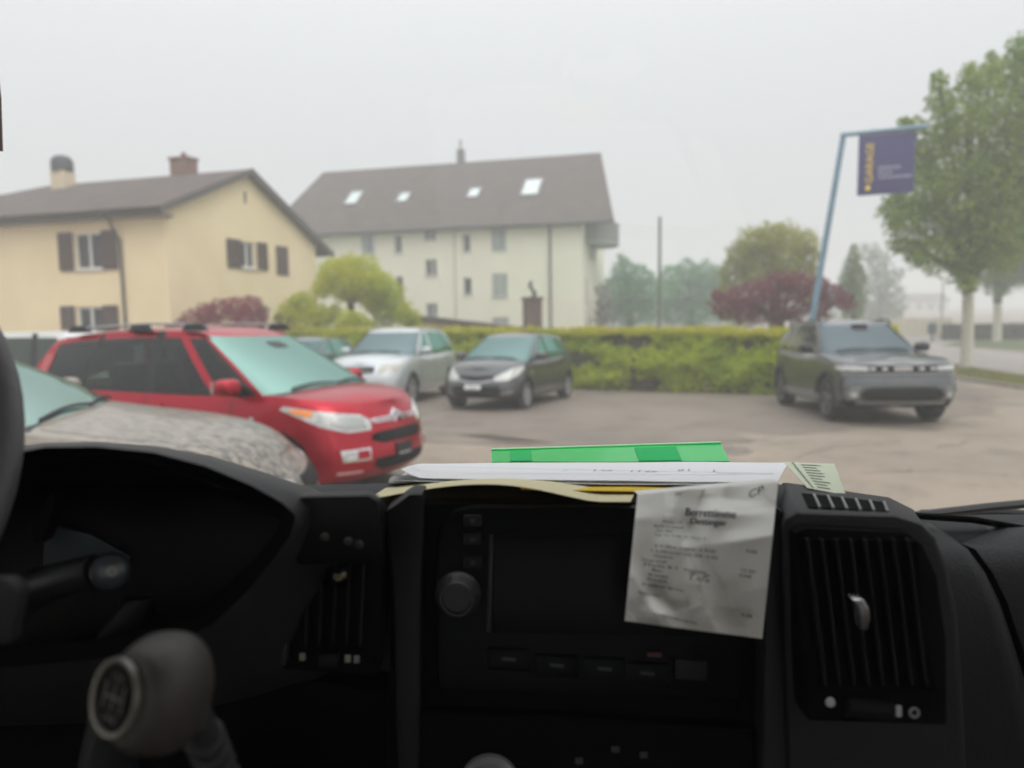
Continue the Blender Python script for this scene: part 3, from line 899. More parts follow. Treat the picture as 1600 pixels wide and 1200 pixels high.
def yellow_house():
    C = (-11.09, 24.03, 0); f = (-.954, .300); g = (.300, .954); zgd = -.32
    root = thing('house', (C[0], C[1], zgd), frame2(C, f, g), 'yellow house with brown shutters and a low-pitched tiled roof behind the red car', 'house')
    xd = (-f[0], -f[1]); W = WallProj(C, xd, g); Z = -zgd   # heights inside the root are height + Z
    FR = .5; RG = -.3   # wall lines inside the eaves
    L = 15.2; D = 9.4
    pf = lambda a, z: (a, FR, z+Z); pg = lambda a, z: (RG, a, z+Z)
    wm = mat('yellow render', (.88, .73, .47), .9, col2=(.82, .67, .42), vscale=.7, bump=.25, bscale=80)
    fm = mat('white window frame', (.74, .74, .72), .5); shm = mat('brown shutter paint', (.085, .045, .042), .7, var=.2)
    h1 = W.rc(117, 160, 363, 421, 'front', FR); h2 = W.rc(121, 163, 479, 536, 'front', FR)
    h3 = (h1[0]-6.2, h1[1]-6.2, h1[2], h1[3]); h4 = (h2[0]-6.2, h2[1]-6.2, h2[2], h2[3])
    g1 = W.rc(377, 399, 378, 419, 'side', RG); g2 = W.rc(433, 448, 385, 430, 'side', RG); g3 = W.rc(381, 389, 300, 318, 'side', RG)
    g4 = W.rc(403, 419, 478, 520, 'side', RG)
    mb = MB()
    eav = 5.22
    wall_holes(mb, pf, (0, 1, 0), -L, RG, -.4, eav, [h1, h2, h3, h4])
    gt = min(4.6, eav); gl = [q for q in (g1, g2, g4)]
    wall_holes(mb, pg, (-1, 0, 0), FR, D, -.4, 4.75, gl)
    # gable triangle with the attic slit
    zr = 7.12; tr = 4.75
    def roofz(t): return 5.3+(7.25-5.3)*t/4.75 if t < 4.75 else 7.25-(7.25-4.5)*(t-4.75)/(10.4-4.75)
    ts = [FR, 1.5, 2.5, 3.5, g3[0], g3[1], 4.75, 6, 7.5, D]
    ts = sorted(ts)
    for t0, t1 in zip(ts, ts[1:]):
        z0a, z1a = roofz(t0)-.1, roofz(t1)-.1
        if abs(t0-g3[0]) < 1e-6:
            mb.add([pg(t0, 4.75), pg(t1, 4.75), pg(t1, g3[2]), pg(t0, g3[2])], [(0, 1, 2, 3)])
            mb.add([pg(t0, g3[3]), pg(t1, g3[3]), pg(t1, z1a), pg(t0, z0a)], [(0, 1, 2, 3)])
        else: mb.add([pg(t0, 4.75), pg(t1, 4.75), pg(t1, z1a), pg(t0, z0a)], [(0, 1, 2, 3)])
    # back and far walls
    mb.add([(-L, FR, Z-.4), (-L, D, Z-.4), (-L, D, Z+4.75), (-L, FR, Z+eav)], [(0, 1, 2, 3)])
    mb.add([(-L, D, Z-.4), (RG, D, Z-.4), (RG, D, Z+4.75), (-L, D, Z+4.75)], [(0, 1, 2, 3)])
    mb.build('wall', wm, root, fix=False)
    sh = lambda h, wl: [(h[0]-wl-.04, h[0]-.04), (h[1]+.04, h[1]+wl+.04)]
    window(root, pf, (0, 1, 0), h1, fm, 1, sh(h1, .62), shm); window(root, pf, (0, 1, 0), h2, fm, 1, sh(h2, .62), shm)
    window(root, pf, (0, 1, 0), h3, fm, 1, sh(h3, .62), shm); window(root, pf, (0, 1, 0), h4, fm, 1, sh(h4, .62), shm)
    window(root, pg, (-1, 0, 0), g1, fm, 1, [(W.rc(354, 375, 376, 420, 'side', RG)[0], W.rc(354, 375, 376, 420, 'side', RG)[1]), (W.rc(401, 416, 376, 420, 'side', RG)[0], W.rc(401, 416, 376, 420, 'side', RG)[1])], shm)
    s = MB(); s.box((RG-.02, g2[0]-.06, g2[2]+Z), (RG+.05, g2[1]+.06, g2[3]+Z))
    s.build('closed_shutter', shm, root, bevel=.01); window(root, pg, (-1, 0, 0), g4, fm, 0, None, None)
    s = MB(); s.box((RG-.12, g3[0], g3[2]+Z), (RG-.08, g3[1], g3[3]+Z))
    for k in range(5): s.box((RG-.08, g3[0]+.01, g3[2]+Z+.06*k+.02), (RG-.03, g3[1]-.01, g3[2]+Z+.06*k+.05))
    s.build('attic_vent', mat('vent brown', (.1, .08, .07), .8), root)
    # roof: two slopes, hipped at the far left
    rx0 = -9.9; xl = -L-.5
    E0 = (0, 0, 5.3+Z); E1 = (xl, 0, 5.3+Z); R0 = (0, 4.75, 7.25+Z); R1 = (rx0, 4.75, 7.25+Z); B0 = (0, 10.4, 4.5+Z); B1 = (xl, 10.4, 4.5+Z)
    rb = bmesh.new(); V = [rb.verts.new(p) for p in (E0, E1, R0, R1, B0, B1)]
    for q in ((0, 2, 3, 1), (2, 4, 5, 3), (1, 3, 5)): rb.faces.new([V[k] for k in q])
    bmesh.ops.recalc_face_normals(rb, faces=rb.faces)
    bmesh.ops.solidify(rb, geom=rb.faces[:], thickness=.16)
    bmesh.ops.recalc_face_normals(rb, faces=rb.faces)
    me = bpy.data.meshes.new('roof'); rb.to_mesh(me); rb.free(); me.materials.append(ROOF1)
    roof = link(bpy.data.objects.new('roof', me), root)
    sf = MB(); sf.box((xl, .02, 5.02+Z), (0, FR-.01, 5.08+Z)); sf.box((RG+.01, FR, 5.0+Z), (-.02, .6, 5.06+Z))
    sf.build('soffit', mat('soffit grey brown', (.16, .14, .12), .8), root)
    vb = MB()
    for (P0, P1) in ((E0, R0), (R0, B0)):
        P0, P1 = Vector(P0), Vector(P1); vb.prism([P0+Vector((.012, 0, -.22)), P1+Vector((.012, 0, -.22)), P1+Vector((.012, 0, .03)), P0+Vector((.012, 0, .03))], (.03, 0, 0))
    vb.build('verge_board', mat('verge board', (.10, .085, .08), .8), root)
    gt_ = MB(); n = 7
    for (xa, xb) in ((xl, .02),):
        pts = [(math.cos(math.pi+math.pi*k/n)*.075, math.sin(math.pi+math.pi*k/n)*.075) for k in range(n+1)]
        vs = [(xa, -.08+p[0], 5.22+Z+p[1]) for p in pts]+[(xb, -.08+p[0], 5.22+Z+p[1]) for p in pts]
        gt_.add(vs, [(k, k+1, n+2+k, n+1+k) for k in range(n)])
    gt_.build('gutter', mat('weathered copper', (.07, .07, .065), .6, metal=.3), root, fix=False)
    a1 = W.hit(189, 372, 'front', FR); a2 = W.hit(164, 345, 'front', 0)
    MB().tube([(a2[0], -.06, 5.18+Z), (a2[0]+.1, .02, 5.08+Z), (a1[0]-.1, FR-.12, a1[1]+.1+Z), (a1[0], FR-.07, a1[1]-.05+Z), (a1[0]+.02, FR-.07, Z-.1)], .05, 8).build('downpipe', mat('weathered copper', (.07, .07, .065), .6, metal=.3), root, smooth=True)
    # chimneys
    ca = W.hit(99, 285, 'front', 4.2); cb = W.hit(282, 268, 'front', 5.0)
    c = MB(); c.box((ca[0]-.33, 3.9, 6.5+Z), (ca[0]+.33, 4.5, ca[1]+.42+Z)); co = c.build('chimney', mat('cream render', (.62, .52, .36), .9), roof, bevel=.02)
    c = MB(); x_, z_ = ca[0], ca[1]+.42+Z
    c.lathe([(.30, 0), (.41, .02), (.42, .3), (.38, .48), (.26, .60), (.10, .65), (.001, .66)], (x_, 4.2, z_), (0, 0, 1), 20); c.build('chimney_cowl', mat('dark cowl metal', (.05, .055, .065), .5, metal=.4), roof, smooth=True)
    c = MB(); zt = W.hit(282, 251, 'front', 5.2)[1]+Z
    c.box((cb[0]-.42, 4.9, 6.4+Z), (cb[0]+.42, 5.5, zt)); c.box((cb[0]-.47, 4.85, zt), (cb[0]+.47, 5.55, zt+.09)); c.lathe([(.1, 0), (.1, .2), (.001, .2)], (cb[0]+.02, 5.2, zt+.09), (0, 0, 1), 12)
    c.build('chimney', mat('brick chimney', (.24, .13, .095), .9, var=.35, vscale=6), roof, bevel=.01)
yellow_house()

def white_house():
    C = (4.18, 43.78, 0); f = (-.9628, .2703); g = (.2703, .9628); zgd = -.32; Z = .32
    root = thing('apartment_house', (C[0], C[1], zgd), frame2(C, f, g), 'large cream apartment house with four bright roof windows in its steep grey-brown roof', 'house')
    W = WallProj(C, (-f[0], -f[1]), g); L = 23.5; D = 8.6
    pf = lambda a, z: (a, 0, z+Z); ps = lambda a, z: (0, a, z+Z)
    wm = mat('cream wall render', (.90, .84, .70), .9, col2=(.86, .80, .66), vscale=.5, bump=.2, bscale=60)
    fm = mat('grey white frame', (.55, .56, .56), .5)
    spec = [((565, 585, 366, 396), 'both', 0), ((616, 628, 367, 395), None, 0), ((663, 681, 360, 375), None, 1), ((723, 735, 365, 393), None, 0), ((768, 791, 357, 391), 'both', 1),
            ((664, 683, 405, 431), 'right', 1), ((724, 737, 434, 461), None, 0), ((769, 793, 427, 464), 'blind', 1), ((666, 684, 474, 498), 'right', 1), ((769, 795, 496, 520), 'blind', 1),
            ((567, 586, 430, 460), 'both', 1), ((618, 630, 432, 460), None, 0)]
    H = [(W.rc(*s[0]), s[1], s[2]) for s in spec]
    sd = [W.rc(904, 910, 428, 470, 'side', 0), W.rc(904, 910, 494, 505, 'side', 0)]
    mb = MB(); ez = 6.95
    wall_holes(mb, pf, (0, 1, 0), -L, 0, -.4, ez, [h[0] for h in H])
    S1 = (1.2, 2.0, 2.2, 3.7); S2 = (1.2, 2.0, -.1+.6, 1.2)
    wall_holes(mb, ps, (-1, 0, 0), 0, D, -.4, ez, [S1, S2, (2.6, 4.6, 4.9, 6.9)])
    mb.add([(-L, 0, Z-.4), (-L, D, Z-.4), (-L, D, Z+ez), (-L, 0, Z+ez)], [(0, 1, 2, 3)]); mb.add([(-L, D, Z-.4), (0, D, Z-.4), (0, D, Z+ez), (-L, D, Z+ez)], [(0, 1, 2, 3)])
    mb.build('wall', wm, root, fix=False)
    for h, c, m_ in H: window(root, pf, (0, 1, 0), h, fm, m_, curtain=(None if c in (None, 'blind') else c), blind=(c == 'blind'))
    for q in (S1, S2): window(root, ps, (-1, 0, 0), q, fm, 0)
    window(root, ps, (-1, 0, 0), (2.6, 4.6, 4.9, 6.9), fm, 1, sill=False, name='balcony_door')
    # gable part of the right wall
    gb = MB(); gb.add([(-.01, 0, ez+Z), (-.01, D, ez+Z), (-.01, 5.2, 11.3+Z)], [(0, 1, 2)]); gb.build('gable', wm, root, fix=False)
    # roof
    zr = 11.85; tr = 5.6; E0 = (1.95, -.55, 6.86+Z); E1 = (-L-.6, -.55, 6.86+Z); R0 = (.25, tr, zr+Z); R1 = (-19.6-.0, tr, zr+Z); B0 = (.6, D+.6, 6.9+Z); B1 = (-L-.6, D+.6, 6.9+Z)
    R1 = (-19.75, tr, zr+Z)
    E1 = (-21.0, -.55, 6.86+Z); B1 = (-21, D+.6, 6.9+Z)
    rb = bmesh.new(); V = [rb.verts.new(p) for p in (E0, E1, R0, R1, B0, B1)]
    for q in ((0, 2, 3, 1), (2, 4, 5, 3)): rb.faces.new([V[k] for k in q])
    bmesh.ops.recalc_face_normals(rb, faces=rb.faces); bmesh.ops.solidify(rb, geom=rb.faces[:], thickness=.2)
    bmesh.ops.recalc_face_normals(rb, faces=rb.faces)
    me = bpy.data.meshes.new('roof'); rb.to_mesh(me); rb.free(); me.materials.append(ROOF2); roof = link(bpy.data.objects.new('roof', me), root)
    lf = MB(); lf.add([(-21.0+.3, 0, ez+Z), (-20.6, D, ez+Z), (-19.9, tr, 11.6+Z)], [(0, 1, 2)]); lf.build('gable', wm, root, fix=False)
    gu = MB(); gu.tube([(-21.1, -.62, 6.78+Z), (1.95, -.62, 6.78+Z)], .08, 8); gu.build('gutter', mat('weathered copper', (.07, .07, .065), .6, metal=.3), root, smooth=True)
    sf = MB(); sf.box((-21, -.5, 6.70+Z), (0, -.012, 6.76+Z)); sf.build('soffit', mat('soffit grey brown', (.16, .14, .12), .8), root)
    # roof windows on the slope
    n_ = Vector((0, -(zr-6.86), (tr+.55))).normalized(); up = Vector((0, tr+.55, zr-6.86)).normalized()
    w0 = Vector((0, -.55, 6.86+Z))
    def onroof(px, py):
        X = Vector((-f[0], -f[1], 0)); Y = Vector((g[0], g[1], 0)); nw = X*n_.x+Y*n_.y+Vector((0, 0, 1))*n_.z
        p0 = Vector((C[0], C[1], zgd))+Y*w0.y+Vector((0, 0, w0.z)); v = Vector(ray(px, py)); e = Vector(EYE)
        p = e+v*((p0-e).dot(nw)/v.dot(nw))-Vector((C[0], C[1], zgd)); return Vector((p.dot(X), p.dot(Y), p.z))
    for (px, py, ww, hh) in ((553, 310, .50, .85), (631, 309, .42, .6), (741, 302, .42, .6), (831, 293, .60, 1.0)):
        c = onroof(px, py)+n_*.0
        def slab(x0, x1, u0, u1, d0, d1):
            return [c+Vector((x0, 0, 0))+up*u0+n_*d0, c+Vector((x1, 0, 0))+up*u0+n_*d0, c+Vector((x1, 0, 0))+up*u1+n_*d0, c+Vector((x0, 0, 0))+up*u1+n_*d0], n_*(d1-d0)
        m = MB()
        for q in ((-ww, ww, -hh, -hh+.1), (-ww, ww, hh-.1, hh), (-ww, -ww+.1, -hh+.1, hh-.1), (ww-.1, ww, -hh+.1, hh-.1)): m.prism(*slab(*q, .01, .10))
        fo = m.build('roof_window', mat('roof window frame', (.22, .21, .2), .6), roof)
        m = MB(); m.prism(*slab(-ww+.1, ww-.1, -hh+.1, hh-.1, .02, .07)); m.build('pane', opaque_glass('bright roof pane', (.80, .86, .85), (.40, .45, .45), .4), fo)
    ch = onroof(716, 262); m = MB(); m.box((ch.x-.22, tr-.2, zr-.3+Z), (ch.x+.22, tr+.3, zr+.85+Z)); m.tube([(ch.x, tr, zr+.85+Z), (ch.x, tr, zr+1.5+Z)], .07, 8); m.build('chimney', mat('grey chimney', (.16, .15, .15), .8), roof)
    ct = W.hit(860, 420)[0]; MB().tube([(ct, -.6, 6.75+Z), (ct, -.1, 6.5+Z), (ct, -.1, Z)], .07, 8).build('downpipe', mat('brown downpipe', (.10, .085, .075), .6), root, smooth=True)
    ct = W.hit(711, 420)[0]; MB().tube([(ct, -.05, 6.7+Z), (ct, -.05, Z)], .03, 6).build('expansion_joint', mat('cream grey joint', (.45, .42, .36), .8), root)
    # rounded balcony at the right wall
    m = MB(); n = 14; zc = 5.7+Z
    pts = [(1.7*math.sin(math.pi*k/n), 3.3-2.3*math.cos(math.pi*k/n)) for k in range(n+1)]
    m.prism([(p[0]+.01, p[1], zc) for p in pts], (0, 0, .2)); bo = m.build('balcony', mat('balcony concrete', (.30, .29, .27), .8), root)
    m = MB()
    for p, q in zip(pts, pts[1:]): m.add([(p[0], p[1], zc+.2), (q[0], q[1], zc+.2), (q[0], q[1], zc+1.25), (p[0], p[1], zc+1.25)], [(0, 1, 2, 3)])
    m.build('balcony_panel', mat('grey balcony panel', (.17, .18, .17), .6), bo, fix=False)
    m = MB(); m.tube([(p[0], p[1], zc+1.3) for p in pts], .04, 6); m.tube([(1.5, 2.2, zc+1.3), (1.5, 2.2, 7.3+Z)], .05, 6); m.build('handrail', mat('grey rail', (.2, .2, .2), .5), bo)
white_house()

# far pale house on the right, low fence in front of it
def far_house():
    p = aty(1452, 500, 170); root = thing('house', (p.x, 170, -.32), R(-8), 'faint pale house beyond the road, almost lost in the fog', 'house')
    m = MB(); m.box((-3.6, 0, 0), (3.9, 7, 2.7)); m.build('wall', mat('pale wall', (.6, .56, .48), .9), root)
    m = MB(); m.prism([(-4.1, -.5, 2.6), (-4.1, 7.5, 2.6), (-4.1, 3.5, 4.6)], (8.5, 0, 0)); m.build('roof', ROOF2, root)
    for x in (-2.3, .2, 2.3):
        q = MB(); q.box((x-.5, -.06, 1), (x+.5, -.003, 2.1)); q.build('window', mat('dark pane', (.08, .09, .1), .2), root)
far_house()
def far_fence():
    a, b = aty(1388, 520, 50), aty(1488, 520, 47); root = thing('fence', (a.x, a.y, -.32), math.atan2(b.y-a.y, b.x-a.x), 'low cream board fence beyond the road, left of the dark far hedge', 'fence')
    L = math.hypot(b.x-a.x, b.y-a.y); n = int(L/.45)
    for k in range(n):
        q = MB(); q.box((k*L/n+.01, 0, .1), ((k+1)*L/n-.01, .03, 1.25)); q.build('board', mat('cream boards', (.60, .55, .42), .8), root)
    for k in range(0, n+1, 3):
        q = MB(); q.box((k*L/n-.04, .03, 0), (k*L/n+.04, .11, 1.3)); q.build('post', mat('fence post', (.4, .37, .3), .8), root)
far_fence()
def bin_():
    p = atg(1456, 534); r = thing('litter_bin', (p.x, p.y, zg(p.y)), 0, 'slim dark litter bin on a post at the far roadside', 'litter bin')
    m = MB(); m.lathe([(.001, .45), (.22, .45), (.25, .5), (.26, 1.0), (.2, 1.08), (.001, 1.12)], (0, 0, 0), (0, 0, 1), 18); m.build('container', mat('bin blue grey', (.04, .05, .07), .5), r, smooth=True)
    MB().tube([(0, 0, 0), (0, 0, .5)], .06, 8).build('post', mat('bin post', (.05, .05, .05), .5), r)
bin_()
def garden_wall():
    a, b = aty(640, 494, 30), aty(880, 521, 26.5); d = (b-a); L = math.hypot(d.x, d.y); r = thing('garden_wall', (a.x, a.y, -.32), math.atan2(d.y, d.x), 'peach garden wall with brown sloping coping, behind the silver and anthracite cars', 'wall')
    m = MB(); m.prism([(0, 0, 0), (L, 0, 0), (L, 0, b.z+.32-.1), (0, 0, a.z+.32-.1)], (0, .2, 0)); m.build('wall', mat('peach render', (.62, .47, .32), .9, var=.15), r)
    n = 10
    for k in range(n):
        x0, x1 = L*k/n+.01, L*(k+1)/n-.01; za = a.z+(b.z-a.z)*k/n+.32; zb_ = a.z+(b.z-a.z)*(k+1)/n+.32
        q = MB(); q.prism([(x0, -.12, za-.1), (x1, -.12, zb_-.1), (x1, -.12, zb_+.06), (x0, -.12, za+.06)], (0, .44, 0)); q.build('coping_stone', mat('brown coping', (.10, .075, .06), .85), r)
garden_wall()
def fireplace():
    p = aty(832, 505, 26); r = thing('garden_chimney', (p.x, p.y, -.32), R(10), 'brown brick garden chimney with a bent black cowl, in front of the apartment house', 'chimney')
    s = .29; zt = aty(832, 464, 26).z+.32
    m = MB(); m.box((-s, -s, 0), (s, s, zt-.1)); m.box((-s-.04, -s-.04, zt-.1), (s+.04, s+.04, zt)); m.build('stack', mat('brown brick', (.16, .105, .085), .9, var=.3, vscale=7), r, bevel=.01)
    m = MB(); m.tube([(.06, 0, zt), (.08, 0, zt+.14), (0, 0, zt+.26), (-.07, 0, zt+.38), (-.03, 0, zt+.55)], [.12, .07, .06, .07, .05], 10); m.tube([(.05, 0, zt+.1), (.16, 0, zt+.2)], [.05, .03], 8)
    m.build('cowl', mat('black cowl', (.03, .03, .03), .5), r, smooth=True)
fireplace()
def pole(px, y0, y1, Y, rad, label, name='utility_pole', cat='pole', arm=False):
    t = aty(px, y0, Y); r = thing(name, (t.x, t.y, -.32), 0, label, cat)
    MB().tube([(0, 0, 0), (0, 0, t.z+.32)], [rad, rad*.75], 10).build('shaft', mat('weathered pole', (.11, .095, .08), .85), r, smooth=True)
    if arm: MB().tube([(0, 0, t.z+.3), (.4, 0, t.z+.45), (1.0, 0, t.z+.45)], .04, 6).build('arm', mat('pole grey', (.2, .2, .2), .6), r)
    else: MB().box((-rad*.9, -rad*.9, t.z+.32), (rad*.9, rad*.9, t.z+.38)).build('cap', mat('pole grey', (.2, .2, .2), .6), r)
pole(1031, 341, 500, 40, .10, 'bare wooden pole rising over the hedge right of the apartment house')
pole(1474, 436, 505, 62, .07, 'thin faint lamp post in the fog left of the white-painted trunk', 'street_lamp', 'street lamp', True)

# ================================================================ the sign
def sign():
    base = aty(1262, 560, 17.6); top = aty(1318, 211, 17.6); base.z = -.28
    lean = (top.x-aty(1267, 512, 17.6).x)/(top.z-aty(1267, 512, 17.6).z)
    bx_ = top.x-lean*(top.z-base.z)
    r = thing('hanging_sign', (bx_, 17.6, base.z), 0, 'dark blue hanging sign with yellow upright lettering on a leaning light blue post', 'sign')
    blue = mat('light blue post paint', (.15, .27, .37), .45, var=.2, vscale=3, coat=.3)
    h = top.z-base.z; tx = top.x-bx_
    m = MB(); m.tube([(0, 0, 0), (tx, 0, h)], [.085, .07], 4); m.build('post', blue, r)
    MB().tube([(0, 0, 0), (.02, 0, .12)], .14, 12).build('base_flange', blue, r)
    e = aty(1450, 197, 17.9); ex = e.x-bx_; ez = e.z-base.z
    MB().tube([(tx-.05, 0, h), (ex, .3, ez)], .055, 4).build('arm', blue, r)
    c = [aty(1344, 212, 17.62), aty(1431, 207, 17.9), aty(1428, 300, 17.9), aty(1341, 306, 17.62)]
    o = Vector((bx_, 17.6, base.z)); c = [p-o for p in c]
    xa = (c[1]-c[0]); ya = (c[0]-c[3]); n = xa.cross(ya).normalized()
    if n.y > 0: n = -n
    m = MB(); m.prism([p-n*.0 for p in c], -n*.05); p_ = m.build('panel', mat('dark blue sign face', (.055, .05, .15), .55), r, bevel=.006)
    m = MB(); m.tube([c[0]+ya*.015-n*.02, c[1]+ya*.015-n*.02], .03, 6); m.build('top_rail', mat('grey rail', (.2, .2, .2), .5), r)
    for t in (.25, .85):
        q = c[0].lerp(c[1], t)-n*.02; MB().tube([q+Vector((0, 0, -.02)), q+Vector((0, 0, .16))], .015, 6).build('hanger', mat('pale hanger', (.55, .55, .55), .4, metal=.4), r)
    def onp(u, v, d): return c[3]+xa*u+ya*v+n*d
    yel = mat('sign yellow', (.85, .60, .05), .6); wh = mat('sign white', (.62, .62, .72), .6)
    v, f = text_mesh('GARAGE', 1.0, 0)
    x0, x1 = min(q[0] for q in v), max(q[0] for q in v); y0, y1 = min(q[1] for q in v), max(q[1] for q in v)
    m = MB(); m.add([onp(.115+.13*(1-(q[1]-y0)/(y1-y0)), .21+.66*(q[0]-x0)/(x1-x0), .004) for q in v], f); m.build('lettering', yel, p_, fix=False)
    m = MB(); k = [onp(.165+.045*math.cos(2*math.pi*i/20), .12+.045*math.sin(2*math.pi*i/20), .004) for i in range(20)]; m.add(k, [tuple(range(20))]); m.build('round_mark', yel, p_, fix=False)
    for s_, u0, u1, v0, v1 in (('REPARATUREN', .34, .74, .42, .465), ('SERVICE', .34, .60, .34, .385), ('& VERKAUF ALLER MARKEN', .34, .95, .26, .305)):
        v, f = text_mesh(s_, 1.0, 0); x0, x1 = min(q[0] for q in v), max(q[0] for q in v); y0, y1 = min(q[1] for q in v), max(q[1] for q in v)
        m = MB(); m.add([onp(u0+(u1-u0)*(q[0]-x0)/(x1-x0), v0+(v1-v0)*(q[1]-y0)/(y1-y0), .004) for q in v], f); m.build('lettering', wh, p_, fix=False)
sign()

# ================================================================ hedge, trees, shrubs
def leafmat(n, c, c2, tr=.42, vs=1.0): return mat(n, c, .62, col2=c2, island=True, trans=tr, vscale=vs, spec=.3)
HG = leafmat('hedge leaves', (.24, .36, .010), (.62, .68, .025))
HY = leafmat('young hedge shoots', (.58, .47, .03), (.42, .46, .03))
def hedge():
    path = [(-8.0, 25.2), (-3.5, 22.8), (1.65, 19.9), (4.0, 18.6), (6.4, 17.3), (8.5, 16.3)]
    P = [Vector((a, b, 0)) for a, b in path]; seg = [(P[i+1]-P[i]).length for i in range(len(P)-1)]; tot = sum(seg)
    def along(s):
        for i, l in enumerate(seg):
            if s <= l or i == len(seg)-1: t = s/l; return P[i].lerp(P[i+1], t), (P[i+1]-P[i]).normalized()
            s -= l
    root = thing('hedge', (P[2].x, P[2].y, -.30), 0, 'clipped green hedge with yellow young shoots along the back of the car park', 'hedge')
    o = Vector((P[2].x, P[2].y, -.30))
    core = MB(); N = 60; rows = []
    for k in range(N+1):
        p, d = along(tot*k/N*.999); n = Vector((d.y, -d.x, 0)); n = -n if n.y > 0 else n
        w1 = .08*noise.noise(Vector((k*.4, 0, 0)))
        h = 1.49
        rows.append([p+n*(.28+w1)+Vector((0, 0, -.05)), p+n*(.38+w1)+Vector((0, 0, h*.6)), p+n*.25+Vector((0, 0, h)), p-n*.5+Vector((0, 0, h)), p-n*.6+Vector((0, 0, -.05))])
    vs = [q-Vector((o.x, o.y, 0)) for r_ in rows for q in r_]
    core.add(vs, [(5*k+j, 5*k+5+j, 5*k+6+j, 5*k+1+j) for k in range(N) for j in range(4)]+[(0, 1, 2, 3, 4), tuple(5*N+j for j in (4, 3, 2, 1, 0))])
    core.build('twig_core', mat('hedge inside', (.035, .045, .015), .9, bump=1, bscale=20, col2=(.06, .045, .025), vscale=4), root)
    n = 95000
    s = rng.uniform(0, tot*.999, n); pos = np.zeros((n, 3)); nr = np.zeros((n, 3)); keep = np.ones(n, bool)
    kind = rng.uniform(0, 1, n)
    for i in range(n):
        p, d = along(s[i]); nn = Vector((d.y, -d.x, 0)); nn = -nn if nn.y > 0 else nn
        if kind[i] < .68:
            z = rng.uniform(.03, 1.51); bulge = .30+.14*math.sin(z*2.2)+.22*noise.noise(Vector((s[i]*1.2, z*1.9, 0)))+.10*noise.noise(Vector((s[i]*4, z*4, 5)))
            # thinner, twiggy foot towards the right end
            if s[i] > tot*.62 and z < .36 and rng.uniform() < .5: keep[i] = False
            if z < .12 and rng.uniform() < .3: keep[i] = False
            q = p+nn*(bulge+rng.uniform(-.10, .05)); nv = nn*1.0+Vector((0, 0, .35))
        else:
            tt = rng.uniform(-.55, .35); z = 1.49+.13*noise.noise(Vector((s[i]*1.1, tt*2, 3)))+.05*noise.noise(Vector((s[i]*5, tt*4, 3)))+rng.uniform(-.05, .05)
            q = p+nn*tt; nv = Vector((0, 0, 1))
        pos[i] = (q.x-o.x, q.y-o.y, z); nr[i] = nv
    pos = pos[keep]; nr = nr[keep]
    quads_mesh('foliage', leaf_quads(pos, nr, .085, .7, .65), HG, root)
    m = 15000; pp = np.zeros((m, 3)); nn_ = np.zeros((m, 3))
    for i in range(m):
        ss = rng.uniform(0, tot*.999); p, d = along(ss); n2 = Vector((d.y, -d.x, 0)); n2 = -n2 if n2.y > 0 else n2
        tt = rng.uniform(-.5, .48); q = p+n2*tt; pp[i] = (q.x-o.x, q.y-o.y, 1.50+rng.uniform(0, .15)+.09*noise.noise(Vector((ss*3.5, tt*3, 8)))+.1*noise.noise(Vector((ss*1.1, tt*2, 3)))-.12*max(0, tt-.3)*4); nn_[i] = (0, 0, 1)
    quads_mesh('young_shoots', leaf_quads(pp, nn_, .075, 1.0, .5), HY, root)
    tw = MB()
    for _ in range(260):
        ss = rng.uniform(tot*.55, tot*.97); p, d = along(ss); n2 = Vector((d.y, -d.x, 0)); n2 = -n2 if n2.y > 0 else n2
        a = p+n2*rng.uniform(.2, .42); a = Vector((a.x-o.x, a.y-o.y, rng.uniform(0, .25))); b = a+d*rng.uniform(-.35, .35)+n2*rng.uniform(-.05, .1)+Vector((0, 0, rng.uniform(.12, .45)))
        tw.tube([a, a.lerp(b, .5)+d*rng.uniform(-.05, .05), b], [.007, .006, .003], 4, caps=False)
    t_ = tw.build('twig', mat('bare twigs', (.20, .14, .10), .8), root); t_['kind'] = 'stuff'
hedge()

